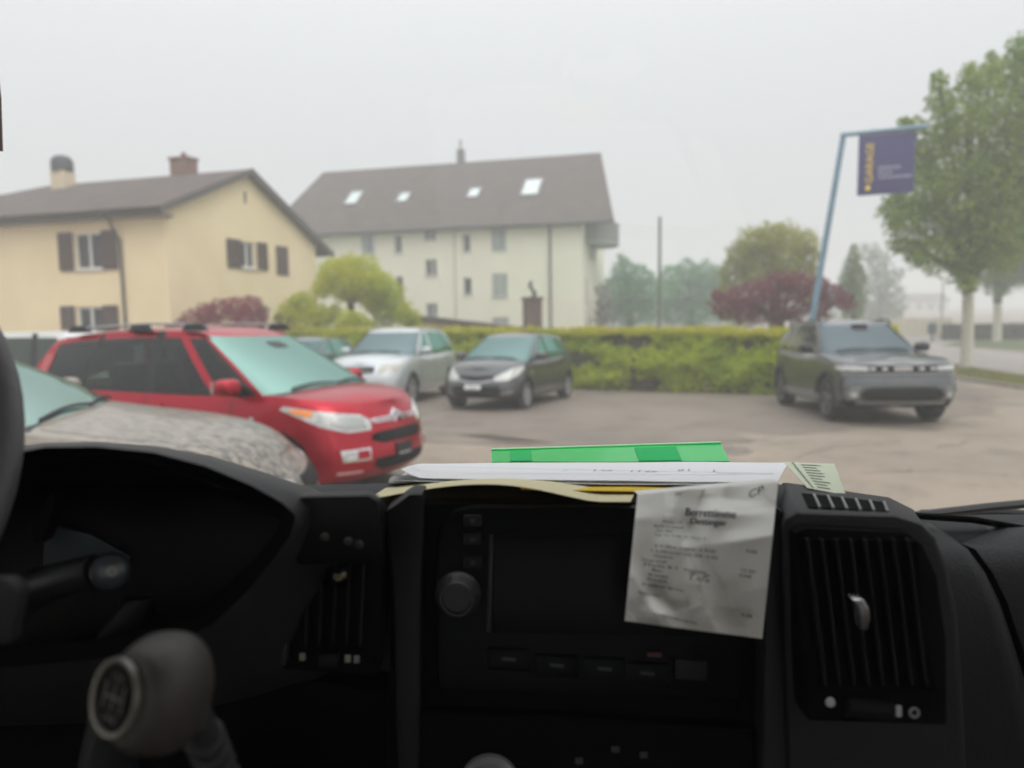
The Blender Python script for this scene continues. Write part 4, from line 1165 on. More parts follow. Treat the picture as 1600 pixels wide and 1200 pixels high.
def tree(name, label, Y, blobs, leaf, c, c2, trunk=None, dens=1.0, depth=.6, cat='tree', bark=(.07, .06, .045), group=None, limbs=True, white=None, core=False, shell=.5, squash=1.0):
    """blobs: (px, py, radius in picture pixels) of clumps, spread in depth round the plane Y"""
    B = []
    cx = sum(b[0] for b in blobs)/len(blobs)
    for i, b in enumerate(blobs):
        r = b[2]*Y/FPX; wd = (max(q[0] for q in blobs)-min(q[0] for q in blobs)+60)*Y/FPX*.5
        off = (b[0]-cx)*Y/FPX; half = math.sqrt(max(.05, wd*wd-off*off))*depth
        k = 1 if len(b) < 4 else b[3]
        for j in range(2):
            dy = random.uniform(-half, half) if j else -half*random.uniform(.3, .9)
            p = aty(b[0], b[1], Y+dy*.999); sc_ = (Y+dy)/Y
            B.append((np.array(p), r*sc_*(1 if j == 0 else random.uniform(.85, 1.05))))
    if trunk: tb = aty(trunk[0], 500, Y); bx_, by_ = tb.x, Y
    else: bx_, by_ = aty(cx, 500, Y).x, Y
    o = np.array([bx_, by_, -.32]); root = thing(name, tuple(o), 0, label, cat, group)
    Bl = [(p-o, r) for p, r in B]
    Bl = [(np.array([p[0], p[1], max(p[2], r*.75)]), r) for p, r in Bl]
    quads_mesh('crown', blob_leaves(Bl, leaf, dens, squash, shell), leafmat(name+' leaves '+str(c), c, c2), root)
    if trunk:
        tx, ty, r0 = trunk; fk = aty(tx, ty, Y)-Vector(o); m = MB()
        rr = r0*Y/FPX
        if white:
            zt = aty(tx, white, Y).z+.32
            m.tube([(0, 0, -.05), (.0, 0, zt*.5), (fk.x*zt/fk.z, 0, zt)], [rr*1.15, rr, rr*.95], 12)
            m.build('trunk', mat('whitewashed bark', (.66, .62, .52), .85, var=.2, vscale=6, bump=.3), root, smooth=True); m = MB()
            m.tube([(fk.x*zt/fk.z, 0, zt), tuple(fk)], [rr*.96, rr*1.1], 12)
        else: m.tube([(0, 0, -.05), (0, 0, fk.z*.5), tuple(fk)], [rr*1.2, rr, rr*.9], 10)
        if limbs:
            for p, r_ in Bl[::2]:
                q = Vector(p); mid = fk.lerp(q, .5)+Vector((0, 0, .12*(q-fk).length*.5))
                m.tube([fk-Vector((0, 0, .05)), mid, q], [rr*.5, rr*.28, rr*.1], 6, caps=False)
        m.build('limbs' if white else 'trunk', mat('bark '+str(bark), bark, .9, var=.35, vscale=8), root, smooth=True)
    return root
G1, G1b = (.055, .085, .032), (.095, .125, .045)
# clipped garden conifers
tree('topiary_shrub', 'mushroom-shaped yellow-green shrub on a bare stem between the two houses', 26.5,
     [(520, 425, 22), (545, 418, 22), (570, 422, 22), (510, 440, 18), (550, 435, 22), (585, 438, 18), (535, 455, 18), (562, 456, 18), (500, 452, 14), (578, 470, 16)], .09, (.28, .36, .012), (.72, .68, .03), trunk=(548, 470, 6), dens=2.5, depth=.8, cat='shrub')
tree('topiary_shrub', 'low round yellow-green shrub against the yellow house, left of the mushroom-shaped one', 26,
     [(455, 487, 20), (475, 478, 22), (495, 490, 18), (445, 502, 18), (480, 502, 22), (505, 500, 18), (520, 490, 14), (465, 472, 14)], .09, (.28, .36, .012), (.72, .68, .03), dens=2.5, depth=.8, cat='shrub')
tree('topiary_shrub', 'tall rounded green shrub right of the mushroom-shaped one, touching the apartment house wall', 26,
     [(595, 442, 20), (610, 458, 22), (590, 468, 22), (615, 480, 22), (600, 490, 22), (630, 490, 20), (645, 500, 16)], .09, (.25, .34, .012), (.62, .62, .03), dens=2.5, depth=.8, cat='shrub')
tree('topiary_shrub', 'small round shrub low between the mushroom-shaped and the tall rounded one', 25,
     [(545, 500, 18), (560, 505, 18), (535, 510, 14), (575, 512, 14)], .08, (.30, .38, .012), (.72, .70, .03), dens=2.5, depth=.8, cat='shrub')
tree('purple_shrub', 'dark red leaved shrub in front of the yellow gable wall', 25,
     [(300, 498, 16), (320, 490, 16), (345, 485, 18), (370, 482, 18), (393, 478, 16), (330, 502, 16), (380, 500, 18), (405, 498, 14), (285, 505, 10)], .09, (.20, .022, .045), (.34, .05, .08), dens=2.3, depth=.6, cat='shrub')
tree('dark_shrub', 'small dark spiky shrub at the right foot of the yellow gable wall', 25.5, [(410, 494, 9), (414, 484, 7), (436, 498, 8)], .08, (.10, .05, .05), (.12, .08, .06), cat='shrub')
# purple maple, round tree behind it
tree('purple_maple', 'broad dark red maple behind the hedge at the sign post', 24,
     [(1130, 480, 20), (1155, 468, 22), (1185, 455, 22), (1215, 445, 22), (1245, 445, 22), (1275, 450, 22), (1300, 462, 20), (1322, 472, 14), (1165, 490, 22), (1200, 482, 24), (1240, 480, 24), (1280, 485, 20), (1120, 462, 10)],
     .10, (.16, .03, .06), (.28, .07, .10), trunk=(1220, 500, 6), dens=2.1, depth=.5)
tree('round_tree', 'large round olive-green tree behind the red maple', 34,
     [(1180, 380, 26), (1205, 372, 26), (1230, 374, 26), (1255, 382, 24), (1160, 400, 26), (1190, 405, 30), (1225, 405, 30), (1260, 405, 22), (1150, 430, 26), (1180, 435, 28), (1220, 435, 28), (1255, 435, 24), (1135, 460, 22), (1150, 485, 24), (1265, 460, 22)],
     .14, (.21, .24, .025), (.44, .42, .04), trunk=(1210, 450, 8), dens=2.3, depth=.7)
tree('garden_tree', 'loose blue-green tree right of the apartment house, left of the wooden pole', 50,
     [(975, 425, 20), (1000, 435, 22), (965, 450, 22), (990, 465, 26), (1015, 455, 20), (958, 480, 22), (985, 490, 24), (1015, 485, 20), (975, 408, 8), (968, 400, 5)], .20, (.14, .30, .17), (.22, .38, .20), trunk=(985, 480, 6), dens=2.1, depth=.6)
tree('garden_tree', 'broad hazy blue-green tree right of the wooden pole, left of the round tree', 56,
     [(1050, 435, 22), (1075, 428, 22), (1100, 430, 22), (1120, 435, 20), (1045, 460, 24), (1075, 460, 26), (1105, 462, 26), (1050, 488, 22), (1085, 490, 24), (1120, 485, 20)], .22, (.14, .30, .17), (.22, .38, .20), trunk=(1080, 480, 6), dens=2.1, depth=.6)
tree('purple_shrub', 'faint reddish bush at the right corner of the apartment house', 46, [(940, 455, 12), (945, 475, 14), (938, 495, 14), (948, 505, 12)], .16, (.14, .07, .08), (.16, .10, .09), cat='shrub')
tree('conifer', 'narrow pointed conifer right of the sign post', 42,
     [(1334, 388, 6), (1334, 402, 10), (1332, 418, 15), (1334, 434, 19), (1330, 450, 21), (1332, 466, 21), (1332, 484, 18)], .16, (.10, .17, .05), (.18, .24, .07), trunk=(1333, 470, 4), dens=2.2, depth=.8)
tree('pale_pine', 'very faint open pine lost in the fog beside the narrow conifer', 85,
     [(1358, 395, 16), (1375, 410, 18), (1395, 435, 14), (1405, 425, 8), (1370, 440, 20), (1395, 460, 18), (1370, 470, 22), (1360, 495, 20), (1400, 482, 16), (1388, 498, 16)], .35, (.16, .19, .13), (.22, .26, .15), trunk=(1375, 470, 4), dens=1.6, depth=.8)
# street trees with painted trunks
big = [(1478, 330, 48), (1440, 300, 42), (1418, 350, 34), (1400, 325, 26), (1455, 395, 34), (1430, 392, 20), (1405, 385, 14), (1515, 370, 45), (1505, 420, 26), (1512, 445, 16), (1550, 345, 48), (1560, 395, 34), (1490, 265, 44), (1540, 285, 48), (1590, 300, 44), (1600, 350, 36), (1585, 372, 30),
       (1430, 250, 30), (1425, 200, 18), (1412, 192, 10), (1470, 215, 34), (1472, 160, 24), (1468, 130, 14), (1465, 118, 8), (1510, 190, 38), (1520, 130, 24), (1515, 108, 12), (1555, 160, 34), (1550, 110, 18), (1550, 88, 9), (1590, 120, 34), (1598, 80, 26), (1625, 90, 34), (1560, 230, 44), (1610, 190, 44), (1615, 250, 44), (1640, 150, 40), (1640, 300, 44), (1650, 220, 44)]
tree('street_tree', 'big dense street tree with whitewashed trunk behind the sign, nearest of the row', 24.5, big, .15, (.13, .23, .04), (.32, .40, .05), trunk=(1513, 440, 8.3), dens=2.2, depth=.55, white=456, group='street trees with whitewashed trunks', shell=.35)
tree('street_tree', 'smaller, hazier street tree with whitewashed trunk, behind and right of the biggest one', 42,
     [(1560, 440, 22), (1545, 420, 24), (1575, 425, 24), (1590, 405, 26), (1560, 395, 28), (1585, 380, 28), (1540, 395, 20), (1600, 430, 20), (1610, 400, 26), (1560, 458, 10), (1630, 380, 28), (1600, 360, 28)], .18, (.10, .18, .04), (.20, .28, .06), trunk=(1559, 462, 6), dens=2.2, white=474, group='street trees with whitewashed trunks', depth=.6)
# hazy far wood filling the gap behind the garden trees
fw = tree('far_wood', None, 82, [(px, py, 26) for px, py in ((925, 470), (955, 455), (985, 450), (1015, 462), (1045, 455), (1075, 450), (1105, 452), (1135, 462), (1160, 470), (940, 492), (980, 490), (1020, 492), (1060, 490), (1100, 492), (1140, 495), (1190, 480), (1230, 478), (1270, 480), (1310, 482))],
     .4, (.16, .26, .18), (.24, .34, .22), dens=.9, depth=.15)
for ch in list(fw.children): ch.parent = None; ch.location = fw.location; ch.name = 'far_wood_leaves'; tag(ch, 'pale blue-green wood in the fog beyond the hedge', 'wood', kind='stuff')
bpy.data.objects.remove(fw)
# dark far hedge
def farhedge():
    a, b = aty(1486, 530, 44), aty(1720, 530, 44); r = thing('hedge', (a.x, 44, -.32), 0, 'dark clipped hedge on the far side of the road at the right edge', 'hedge')
    L = b.x-a.x; zt = aty(1550, 508, 44).z+.32; m = MB(); m.box((0.05, .05, 0), (L, 1.0, zt-.08)); m.build('twig_core', mat('far hedge inside', (.05, .055, .035), .9), r)
    n = 9000; p = np.stack([rng.uniform(0, L, n), np.where(rng.uniform(0, 1, n) < .8, rng.uniform(-.05, .06, n), rng.uniform(0, 1, n)), rng.uniform(0, zt, n)], 1)
    p[:, 2] = np.where(p[:, 1] > .06, zt+rng.uniform(-.08, .05, n), p[:, 2]); p[:200, 0] = rng.uniform(-.04, .04, 200); p[:200, 1] = rng.uniform(0, 1, 200)
    quads_mesh('foliage', leaf_quads(p, np.tile([0, -1., .2], (n, 1)), .16, .7), leafmat('far hedge leaves', (.055, .06, .035), (.085, .085, .045)), r)
farhedge()

def p3(ang, pts):
    a = R(ang)
    return [(-x*math.sin(a)+y*math.cos(a), z) for x, y, z in pts]
def rect(s0, s1, z0, z1, c=0.0):
    if not c: return [(s0, z0), (s1, z0), (s1, z1), (s0, z1)]
    return [(s0+c, z0), (s1-c, z0), (s1, z0+c), (s1, z1-c), (s1-c, z1), (s0+c, z1), (s0, z1-c), (s0, z0+c)]
def flake(name, c, rough=.32, metal=.55, coat=1.0, **k):
    return mat(name, c, rough, metal=metal, coat=coat, coat_rough=.03, **k)
def glass_dark(name, refl, base, fres=1.5):
    m = mat(name, base, .03, spec=.5, coat=1.0, coat_rough=.01)
    return m
def cars():
    CH = CHROME()
    # ---------------------------------------------------------- grey SUV
    S = dict(name='parked_car', L=4.34, W=1.80, R=.37, wx=(1.33, -1.33), gap=.045, sill=.27, clad=2, ww=.23,
             label='dark grey off-roader alone on the right, in front of the blue sign post', cat='car',
             paint=flake('slate grey metallic paint', (.095, .10, .108), rough=.35, var=.08, vscale=1.2), cladmat=mat('grey sill cladding', (.05, .05, .052), .6),
             ztop=[(-2.2, 1.0), (-1.9, 1.1), (-1.2, 1.10), (0, 1.06), (.9, 1.085), (1.5, 1.05), (2.0, .99), (2.17, .95)],
             xf=[(0, -.13), (.15, -.03), (.35, 0), (.6, -.02), (.75, -.05), (.88, -.04), (1, -.10)],
             xr=[(0, -.15), (.2, 0), (.5, 0), (.8, -.06), (1, -.10)],
             w=[(0, .955), (.15, .99), (.35, 1.0), (.6, .985), (.8, .975), (.93, .95), (1, .90)], cf=.36, nf=3.3, crown=.055, archtrim=.07,
             gh=dict(xwb=1.12, xwt=.28, xab=.80, xat=.05, xrb=-2.08, xrt=-1.80, wr=.60, rc=.2, inset=.02,
                     zr=[(-1.9, 1.55), (-1.2, 1.60), (-.3, 1.625), (.1, 1.60), (.4, 1.575)],
                     cuts=[(-1.66, -1.42, 'glass'), (-1.20, -1.10, 'pillar'), (-1.10, -1.0, 'glass'), (-.16, -.16, 'black'), (-.06, -.06, 'glass'), (.70, -.03, 'pillar')],
                     n=[2, 3, 1, 5, 1, 5, 1]),
             wglass=opaque_glass('blue grey windscreen', (.50, .60, .64), (.03, .04, .045), .12),
             sglass=thin_glass('grey side glass', (.50, .56, .52), 1.5), seats=True, mz=1.47, rglass=thin_glass('grey side glass', (.50, .56, .52), 1.5),
             rim=mat('dark two tone rim', (.20, .20, .205), .3, metal=.6), spokes=5, twin=True, spw=.08, mirrormat=BLACKP(),
             seams=[(.86, .35, 1.06), (-.1, .35, 1.06), (-1.05, .62, 1.08)], handles=[(.02, .93), (-.95, .95)], lean=-.02)
    r = make_car(S); P = S['patch']; GR_ = mat('grille black', (.010, .010, .011), .6, spec=.15); GM = mat('bumper grey', (.17, .175, .175), .5)
    P('grille', 0, rect(-.80, .80, .825, .93, .01), GR_, off=.012)
    P('lower_bumper', 0, rect(-.84, .84, .275, .40, .02), GR_, off=.006)
    hl = P('headlight', 22, p3(22, [(2.1, .50, .905), (2.1, .50, .85), (1.9, .85, .85), (1.75, .88, .875), (1.75, .88, .915), (1.95, .80, .925)]), mat('smoked headlight lens', (.55, .56, .54), .08, coat=1.0), off=.020, mirror=True)
    for y in (-.44, -.27, .27, .44):
        P('grille_bar', 0, rect(y-.04, y+.04, .866, .890, .006), mat('satin silver', (.6, .6, .6), .4, metal=.2), off=.022)
    P('badge', 0, rect(-.13, .13, .855, .902, .01), mat('satin badge', (.62, .59, .57), .4, metal=.2), off=.026)
    P('badge_bar', 0, rect(-.11, .11, .872, .884), GR_, off=.030)
    P('upper_bumper', 0, rect(-.82, .82, .785, .82, .01), mat('pale bumper ledge', (.24, .25, .25), .4, metal=.3), off=.03)
    P('air_intake', 0, [(-.62, .46), (-.5, .41), (.5, .41), (.62, .46), (.56, .56), (.46, .60), (-.46, .60), (-.56, .56)], GR_, off=.008)
    for z in (.455, .51, .56): P('intake_bar', 0, rect(-.52, .52, z-.006, z+.006), SEAL(), off=.014)
    P('skid_plate', 0, rect(-.66, .66, .335, .385, .02), mat('satin grey plate', (.30, .31, .30), .45), off=.018)
    P('number_plate_holder', 0, rect(-.26, .26, .62, .72, .01), mat('plate holder grey', (.11, .115, .115), .45), off=.012)
    P('air_slot', 32, p3(32, [(1.95, .80, .50), (1.92, .86, .50), (1.92, .86, .74), (1.95, .80, .74)]), SEAL(), off=.008, mirror=True)
    P('fog_lamp', 15, p3(15, [(2.1, .66, .44), (2.08, .75, .44), (2.08, .75, .52), (2.1, .66, .52)]), LENS(), off=.012, mirror=True)
    P('fog_surround', 12, p3(12, [(2.15, .58, .38), (2.1, .80, .38), (2.05, .82, .50), (2.1, .74, .60), (2.12, .60, .62), (2.14, .64, .5)]), GM, off=.008, mirror=True)
    P('side_cladding', 90, rect(-.98, .98, .30, .42, .02), mat('lighter sill plate', (.2, .2, .205), .5), off=.014, mirror=True)
    for s in (1, -1):
        MB().tube([(-1.65, s*.60, 1.575), (-1.5, s*.61, 1.625), (-.2, s*.62, 1.66), (.05, s*.60, 1.655), (.2, s*.595, 1.60)], .017, 8).build('roof_rail', BLACKP(), r, smooth=True)
    MB().box((-.09, -.06, 1.0), (.0, .06, 1.14)).build('air_scoop', BLACKP(), r).location = (1.3, 0, -.02)
    MB().box((.24, -.12, 1.545), (.36, .12, 1.60), 0).build('camera_housing', SEAL(), r).location = (.05, 0, -.02)
    place(r, 6.12, 13.34, -94.6)
    # ---------------------------------------------------------- red people carrier
    redp = flake('red metallic paint', (.40, .004, .020), rough=.30, metal=.6, coat=.35)
    S = dict(name='parked_car', L=4.08, W=1.73, R=.315, wx=(1.25, -1.29), sill=.165, clad=0, cf=.55, nf=2.3, cr=.35, nr=3, boat=.03,
             label='bright red people carrier with roof rails, nearest whole car beside the beige bonnet', cat='car', paint=redp,
             ztop=[(-2.05, .98), (-1.5, 1.0), (0, .97), (.8, .965), (1.15, .985), (1.5, .955), (1.8, .90), (2.04, .80)],
             xf=[(0, -.12), (.15, -.02), (.35, 0), (.55, -.02), (.8, -.06), (1, -.16)],
             xr=[(0, .2), (.2, .36), (.6, .36), (1, .28)],
             w=[(0, .96), (.2, 1.0), (.45, 1.0), (.7, .985), (.9, .96), (1, .93)], crown=.06,
             gh=dict(xwb=1.36, xwt=.34, xab=1.02, xat=.12, xrb=-2.36, xrt=-2.10, wr=.57, rc=.30, wbow=.07, inset=.01,
                     zr=[(-2.1, 1.46), (-1.9, 1.50), (-1.6, 1.54), (-1.1, 1.57), (-.3, 1.58), (.2, 1.56), (.5, 1.53)],
                     cuts=[(-2.0, -1.84, 'glass'), (-1.32, -1.22, 'black'), (-1.26, -1.16, 'glass'), (-.42, -.42, 'black'), (-.30, -.30, 'glass'), (.50, -.16, 'pillar'), (.61, -.05, 'glass'), (.98, .10, 'black')],
                     n=[2, 3, 1, 5, 1, 5, 1, 2, 1]),
             wglass=opaque_glass('mint reflecting windscreen', (.50, .80, .71), (.07, .11, .10), .30),
             sglass=thin_glass('dark brown side glass', (.34, .40, .34), 1.5), seats=True, mz=1.40, rglass=thin_glass('dark brown side glass', (.34, .40, .34), 1.5),
             spokes=7, spw=.09, seams=[(.72, .3, .97), (-.36, .3, .97), (-1.2, .62, .98)], handles=[(-.2, .87), (-1.08, .88)])
    r = make_car(S); P = S['patch']
    BK = mat('grille black', (.010, .010, .011), .6, spec=.15)
    def hl(zoff=0):
        base = p3(42, [(2.0, .46, .66), (1.95, .72, .655), (1.72, .83, .72), (1.50, .845, .80), (1.30, .85, .865), (1.34, .84, .895), (1.6, .80, .86), (1.78, .72, .835), (1.93, .52, .80), (2.0, .44, .74)])
        P('headlight', 42, base, LENS(), off=.012, mirror=True)
        P('headlight_reflector', 42, p3(42, [(1.99, .50, .69), (1.93, .72, .69), (1.8, .78, .74), (1.86, .70, .80), (1.95, .54, .78)]), mat('reflector', (.42, .43, .41), .15, metal=.8), off=.018, mirror=True)
        P('indicator', 62, p3(62, [(1.60, .83, .80), (1.40, .845, .845), (1.42, .84, .872), (1.62, .80, .85)]), mat('amber lens', (.95, .28, .02), .15, coat=1), off=.019, mirror=True)
    hl()
    P('upper_grille', 0, rect(-.36, -.05, .715, .755, .012), CH, off=.012); P('upper_grille', 0, rect(.05, .36, .715, .755, .012), CH, off=.012)
    P('grille_slot', 0, rect(-.33, -.08, .728, .742), mat('grille dark red', (.2, .05, .07), .4), off=.016); P('grille_slot', 0, rect(.08, .33, .728, .742), mat('grille dark red', (.2, .05, .07), .4), off=.016)
    for dz in (0, -.045):   # two stacked chevrons
        P('badge', 0, [(-.085, .735+dz), (0, .79+dz), (.085, .735+dz), (.085, .758+dz), (0, .815+dz), (-.085, .758+dz)], CH, off=.024)
    P('radiator_grille', 0, [(-.42, .565), (-.30, .53), (.30, .53), (.42, .565), (.40, .62), (.3, .635), (-.3, .635), (-.40, .62)], BK, off=.010)
    P('lower_grille', 0, [(-.42, .33), (-.3, .29), (.3, .29), (.42, .33), (.40, .40), (-.40, .40)], BK, off=.010)
    for z in (.56, .585, .61): P('grille_bar', 0, rect(-.34, .34, z-.005, z+.005), SEAL(), off=.016)
    P('plate_holder', 0, rect(-.13, .13, .375, .50, .008), SEAL(), off=.02)
    P('plate_edge', 0, rect(-.10, .10, .40, .41), mat('faded white print', (.5, .5, .5), .5), off=.024)
    P('fog_surround', 25, p3(25, [(2.02, .48, .40), (1.98, .76, .40), (1.96, .77, .505), (2.02, .48, .51)]), CH, off=.014, mirror=True)
    P('fog_panel', 25, p3(25, [(2.02, .50, .42), (2.0, .62, .42), (2.0, .62, .49), (2.02, .50, .49)]), redp, off=.02, mirror=True)
    P('fog_lamp', 25, p3(25, [(2.0, .64, .42), (1.98, .74, .42), (1.98, .74, .49), (2.0, .64, .49)]), LENS(), off=.022, mirror=True)
    P('lower_reflector', 20, p3(20, [(2.0, .55, .29), (1.97, .78, .29), (1.97, .78, .31), (2.0, .55, .31)]), mat('faded reflector', (.7, .45, .45), .3), off=.01, mirror=True)
    P('side_indicator', 90, rect(-.99, -.945, .745, .79, .01), LENS(), off=.01, mirror=True)
    P('tail_light', 110, p3(110, [(-1.95, .80, .85), (-1.98, .60, .85), (-1.98, .6, 1.35), (-1.9, .76, 1.35)]), mat('red lens', (.4, .01, .01), .15, coat=1), off=.01, mirror=True)
    P('door_moulding', 90, rect(-.6, .95, .52, .57, .01), redp, off=.018, mirror=True)
    for s in (1, -1):
        MB().tube([(-1.5, s*.60, 1.62), (-.5, s*.61, 1.655), (.1, s*.60, 1.64)], .014, 8).build('roof_rail', mat('satin rail', (.35, .35, .36), .35, metal=.7), r, smooth=True)
        for x in (-1.5, -.62, .1):
            q = MB(); q.prism([(x-.16, s*.60-.03, 1.575), (x+.16, s*.60-.03, 1.575), (x+.09, s*.60-.03, 1.65), (x-.09, s*.60-.03, 1.65)], (0, .06, 0)); q.build('rail_foot', BLACKP(), r, bevel=.01)
    place(r, -2.92, 7.76, -22.8)
    # ---------------------------------------------------------- black small hatchback
    dp = flake('anthracite paint', (.05, .05, .054), rough=.28, metal=.35)
    S = dict(name='parked_car', L=3.93, W=1.69, R=.30, wx=(1.22, -1.29), sill=.22, cf=.62, nf=2.2, cr=.4,
             label='small anthracite hatchback with white front plate, right of the silver off-roader', cat='car', paint=dp,
             ztop=[(-1.96, .95), (-1.4, 1.0), (0, .94), (.8, .95), (1.2, .93), (1.6, .86), (1.96, .72)],
             xf=[(0, -.12), (.15, -.02), (.3, 0), (.55, -.03), (.8, -.10), (1, -.22)],
             xr=[(0, -.12), (.2, 0), (.6, -.03), (1, -.08)],
             w=[(0, .95), (.2, 1.0), (.45, 1.0), (.7, .98), (.9, .95), (1, .91)], crown=.07,
             gh=dict(xwb=1.22, xwt=.25, xab=.9, xat=0.0, xrb=-1.9, xrt=-1.55, wr=.56, rc=.3, wbow=.07, inset=.01,
                     zr=[(-1.7, 1.38), (-1.0, 1.45), (-.1, 1.47), (.3, 1.44)],
                     cuts=[(-1.45, -1.22, 'glass'), (-.95, -.86, 'black'), (-.93, -.84, 'glass'), (-.22, -.22, 'black'), (-.12, -.12, 'glass'), (.72, -.08, 'pillar')],
                     n=[2, 3, 1, 4, 1, 5, 1]),
             wglass=opaque_glass('mint grey windscreen', (.46, .70, .68), (.04, .07, .07), .22),
             sglass=opaque_glass('mint side glass', (.42, .80, .68), (.05, .13, .10), .22), rglass=opaque_glass('mint side glass', (.6, .6, .6), (.02, .02, .02)),
             spokes=7, spw=.1, rim=mat('bright hub rim', (.5, .5, .5), .35, metal=.5), seams=[(.7, .3, .94), (-.18, .3, .94), (-.98, .6, .97)], handles=[(-.02, .84), (-.85, .86)])
    r = make_car(S); P = S['patch']
    P('headlight', 38, p3(38, [(1.95, .46, .58), (1.85, .70, .60), (1.6, .80, .68), (1.30, .82, .83), (1.32, .79, .87), (1.6, .70, .83), (1.8, .55, .73), (1.92, .44, .66)]), LENS(), off=.012, mirror=True)
    P('grille', 0, [(-.45, .655), (0, .60), (.45, .655), (.42, .70), (0, .68), (-.42, .70)], BK, off=.01)
    P('grille_trim', 0, [(-.5, .62), (-.15, .55), (.15, .55), (.5, .62), (.5, .64), (.14, .575), (-.14, .575), (-.5, .64)], mat('satin chrome', (.4, .39, .4), .3, metal=.8), off=.014)
    P('lower_grille', 0, [(-.55, .30), (.55, .30), (.48, .50), (-.48, .50)], BK, off=.01)
    P('splitter', 0, rect(-.62, .62, .245, .285, .015), mat('satin splitter', (.13, .13, .14), .4), off=.016)
    P('number_plate', 0, rect(-.2, .14, .43, .51, .006), mat('white plate', (.75, .75, .72), .4), off=.022)
    P('fog_lamp', 20, p3(20, [(1.9, .52, .33), (1.85, .76, .36), (1.84, .76, .40), (1.9, .52, .36)]), CH, off=.014, mirror=True)
    P('side_indicator', 90, rect(-.99, -.93, .70, .75, .01), LENS(), off=.008, mirror=True)
    P('tail_light', 115, p3(115, [(-1.8, .80, .75), (-1.9, .60, .75), (-1.88, .58, 1.0), (-1.7, .74, 1.02)]), mat('red lens', (.4, .01, .01), .15, coat=1), off=.01, mirror=True)
    v, f = text_mesh('TG 48127', .085, .001, 'CENTER')
    fr = max(v_[0] for v_ in v); pl = MB(); pl.add([(1.99, -.03+x*.62, .445+y*.75) for x, y, z in v], f)
    pl.build('plate_print', mat('plate black', (.03, .03, .03), .5), r, fix=False)
    place(r, 0.03, 16.04, -113.2)
    # ---------------------------------------------------------- silver SUV
    sp = flake('silver paint', (.52, .55, .57), rough=.35, metal=.45)
    S = dict(name='parked_car', L=4.40, W=1.80, R=.34, wx=(1.28, -1.28), sill=.27, clad=2, cf=.6, nf=2.3, cr=.35,
             label='silver off-roader with tinted mint windows, left neighbour of the small anthracite hatchback', cat='car', paint=sp, cladmat=sp,
             ztop=[(-2.15, 1.05), (-1.5, 1.08), (0, 1.04), (.85, 1.06), (1.3, 1.04), (1.7, .99), (2.15, .86)],
             xf=[(0, -.12), (.15, -.02), (.35, 0), (.6, -.02), (.8, -.07), (1, -.2)],
             xr=[(0, -.12), (.2, 0), (.6, -.02), (1, -.06)],
             w=[(0, .96), (.2, 1.0), (.45, 1.0), (.7, .985), (.9, .955), (1, .91)], crown=.075,
             gh=dict(xwb=1.2, xwt=.30, xab=.85, xat=.05, xrb=-2.1, xrt=-1.75, wr=.62, rc=.25, wbow=.06, inset=.01,
                     zr=[(-1.9, 1.55), (-1.2, 1.61), (-.2, 1.63), (.3, 1.59)],
                     cuts=[(-1.9, -1.62, 'glass'), (-1.3, -1.15, 'black'), (-1.22, -1.08, 'glass'), (-.22, -.22, 'pillar'), (-.1, -.1, 'glass'), (.68, -.04, 'pillar')],
                     n=[2, 3, 1, 5, 1, 5, 1]),
             wglass=opaque_glass('grey blue windscreen', (.42, .58, .60), (.05, .065, .065), .20),
             sglass=opaque_glass('mint side glass', (.42, .80, .68), (.05, .13, .10), .22), rglass=opaque_glass('mint side glass', (.6, .6, .6), (.02, .02, .02)),
             spokes=5, spw=.16, rim=mat('bright hub rim', (.5, .5, .5), .35, metal=.5), seams=[(.75, .35, 1.03), (-.2, .35, 1.03), (-1.1, .7, 1.05)], handles=[(-.05, .93), (-1.0, .95)])
    r = make_car(S); P = S['patch']
    P('headlight', 38, p3(38, [(2.1, .42, .74), (2.0, .70, .74), (1.8, .84, .80), (1.72, .84, .90), (1.9, .72, .93), (2.05, .50, .90)]), mat('yellowed lens', (.50, .49, .42), .15, coat=1.0, col2=(.34, .33, .28), vscale=16), off=.012, mirror=True)
    P('grille', 0, rect(-.34, .34, .73, .86, .03), BK, off=.012)
    for z in (.765, .81): P('grille_bar', 0, rect(-.30, .30, z-.008, z+.008), mat('dull grille bar', (.12, .12, .12), .5), off=.018)
    P('lower_grille', 0, rect(-.5, .5, .38, .50, .03), BK, off=.01)
    P('number_plate', 0, rect(-.2, .14, .53, .61, .006), mat('white plate', (.75, .75, .72), .4), off=.02)
    P('fog_lamp', 25, p3(25, [(2.1, .62, .42), (2.05, .74, .42), (2.05, .74, .50), (2.1, .62, .50)]), LENS(), off=.012, mirror=True)
    P('tail_light', 120, p3(120, [(-2.05, .84, .95), (-2.1, .74, .95), (-2.05, .68, 1.35), (-1.95, .74, 1.35)]), mat('red lens', (.4, .01, .01), .15, coat=1), off=.012, mirror=True)
    for s in (1, -1):
        MB().tube([(-1.5, s*.62, 1.60), (-1.3, s*.63, 1.66), (0, s*.63, 1.675), (.1, s*.62, 1.62)], .015, 8).build('roof_rail', mat('satin rail', (.35, .35, .36), .35, metal=.7), r, smooth=True)
    place(r, -2.68, 17.29, -103.4)
    # ---------------------------------------------------------- beige saloon in front of the van
    bp = mat('beige paint with painted reflections', (.30, .255, .20), .4, metal=.1, coat=.35, coat_rough=.08)
    nt = bp.node_tree; b = nt.nodes['Principled BSDF']   # dark reflections on the bonnet, put into the colour as noise
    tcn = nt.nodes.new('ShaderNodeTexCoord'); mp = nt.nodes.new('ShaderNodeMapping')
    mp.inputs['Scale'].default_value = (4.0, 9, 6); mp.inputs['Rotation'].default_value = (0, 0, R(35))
    n1 = nt.nodes.new('ShaderNodeTexNoise'); n1.inputs['Scale'].default_value = 3.2; n1.inputs['Detail'].default_value = 9; n1.inputs['Roughness'].default_value = .68
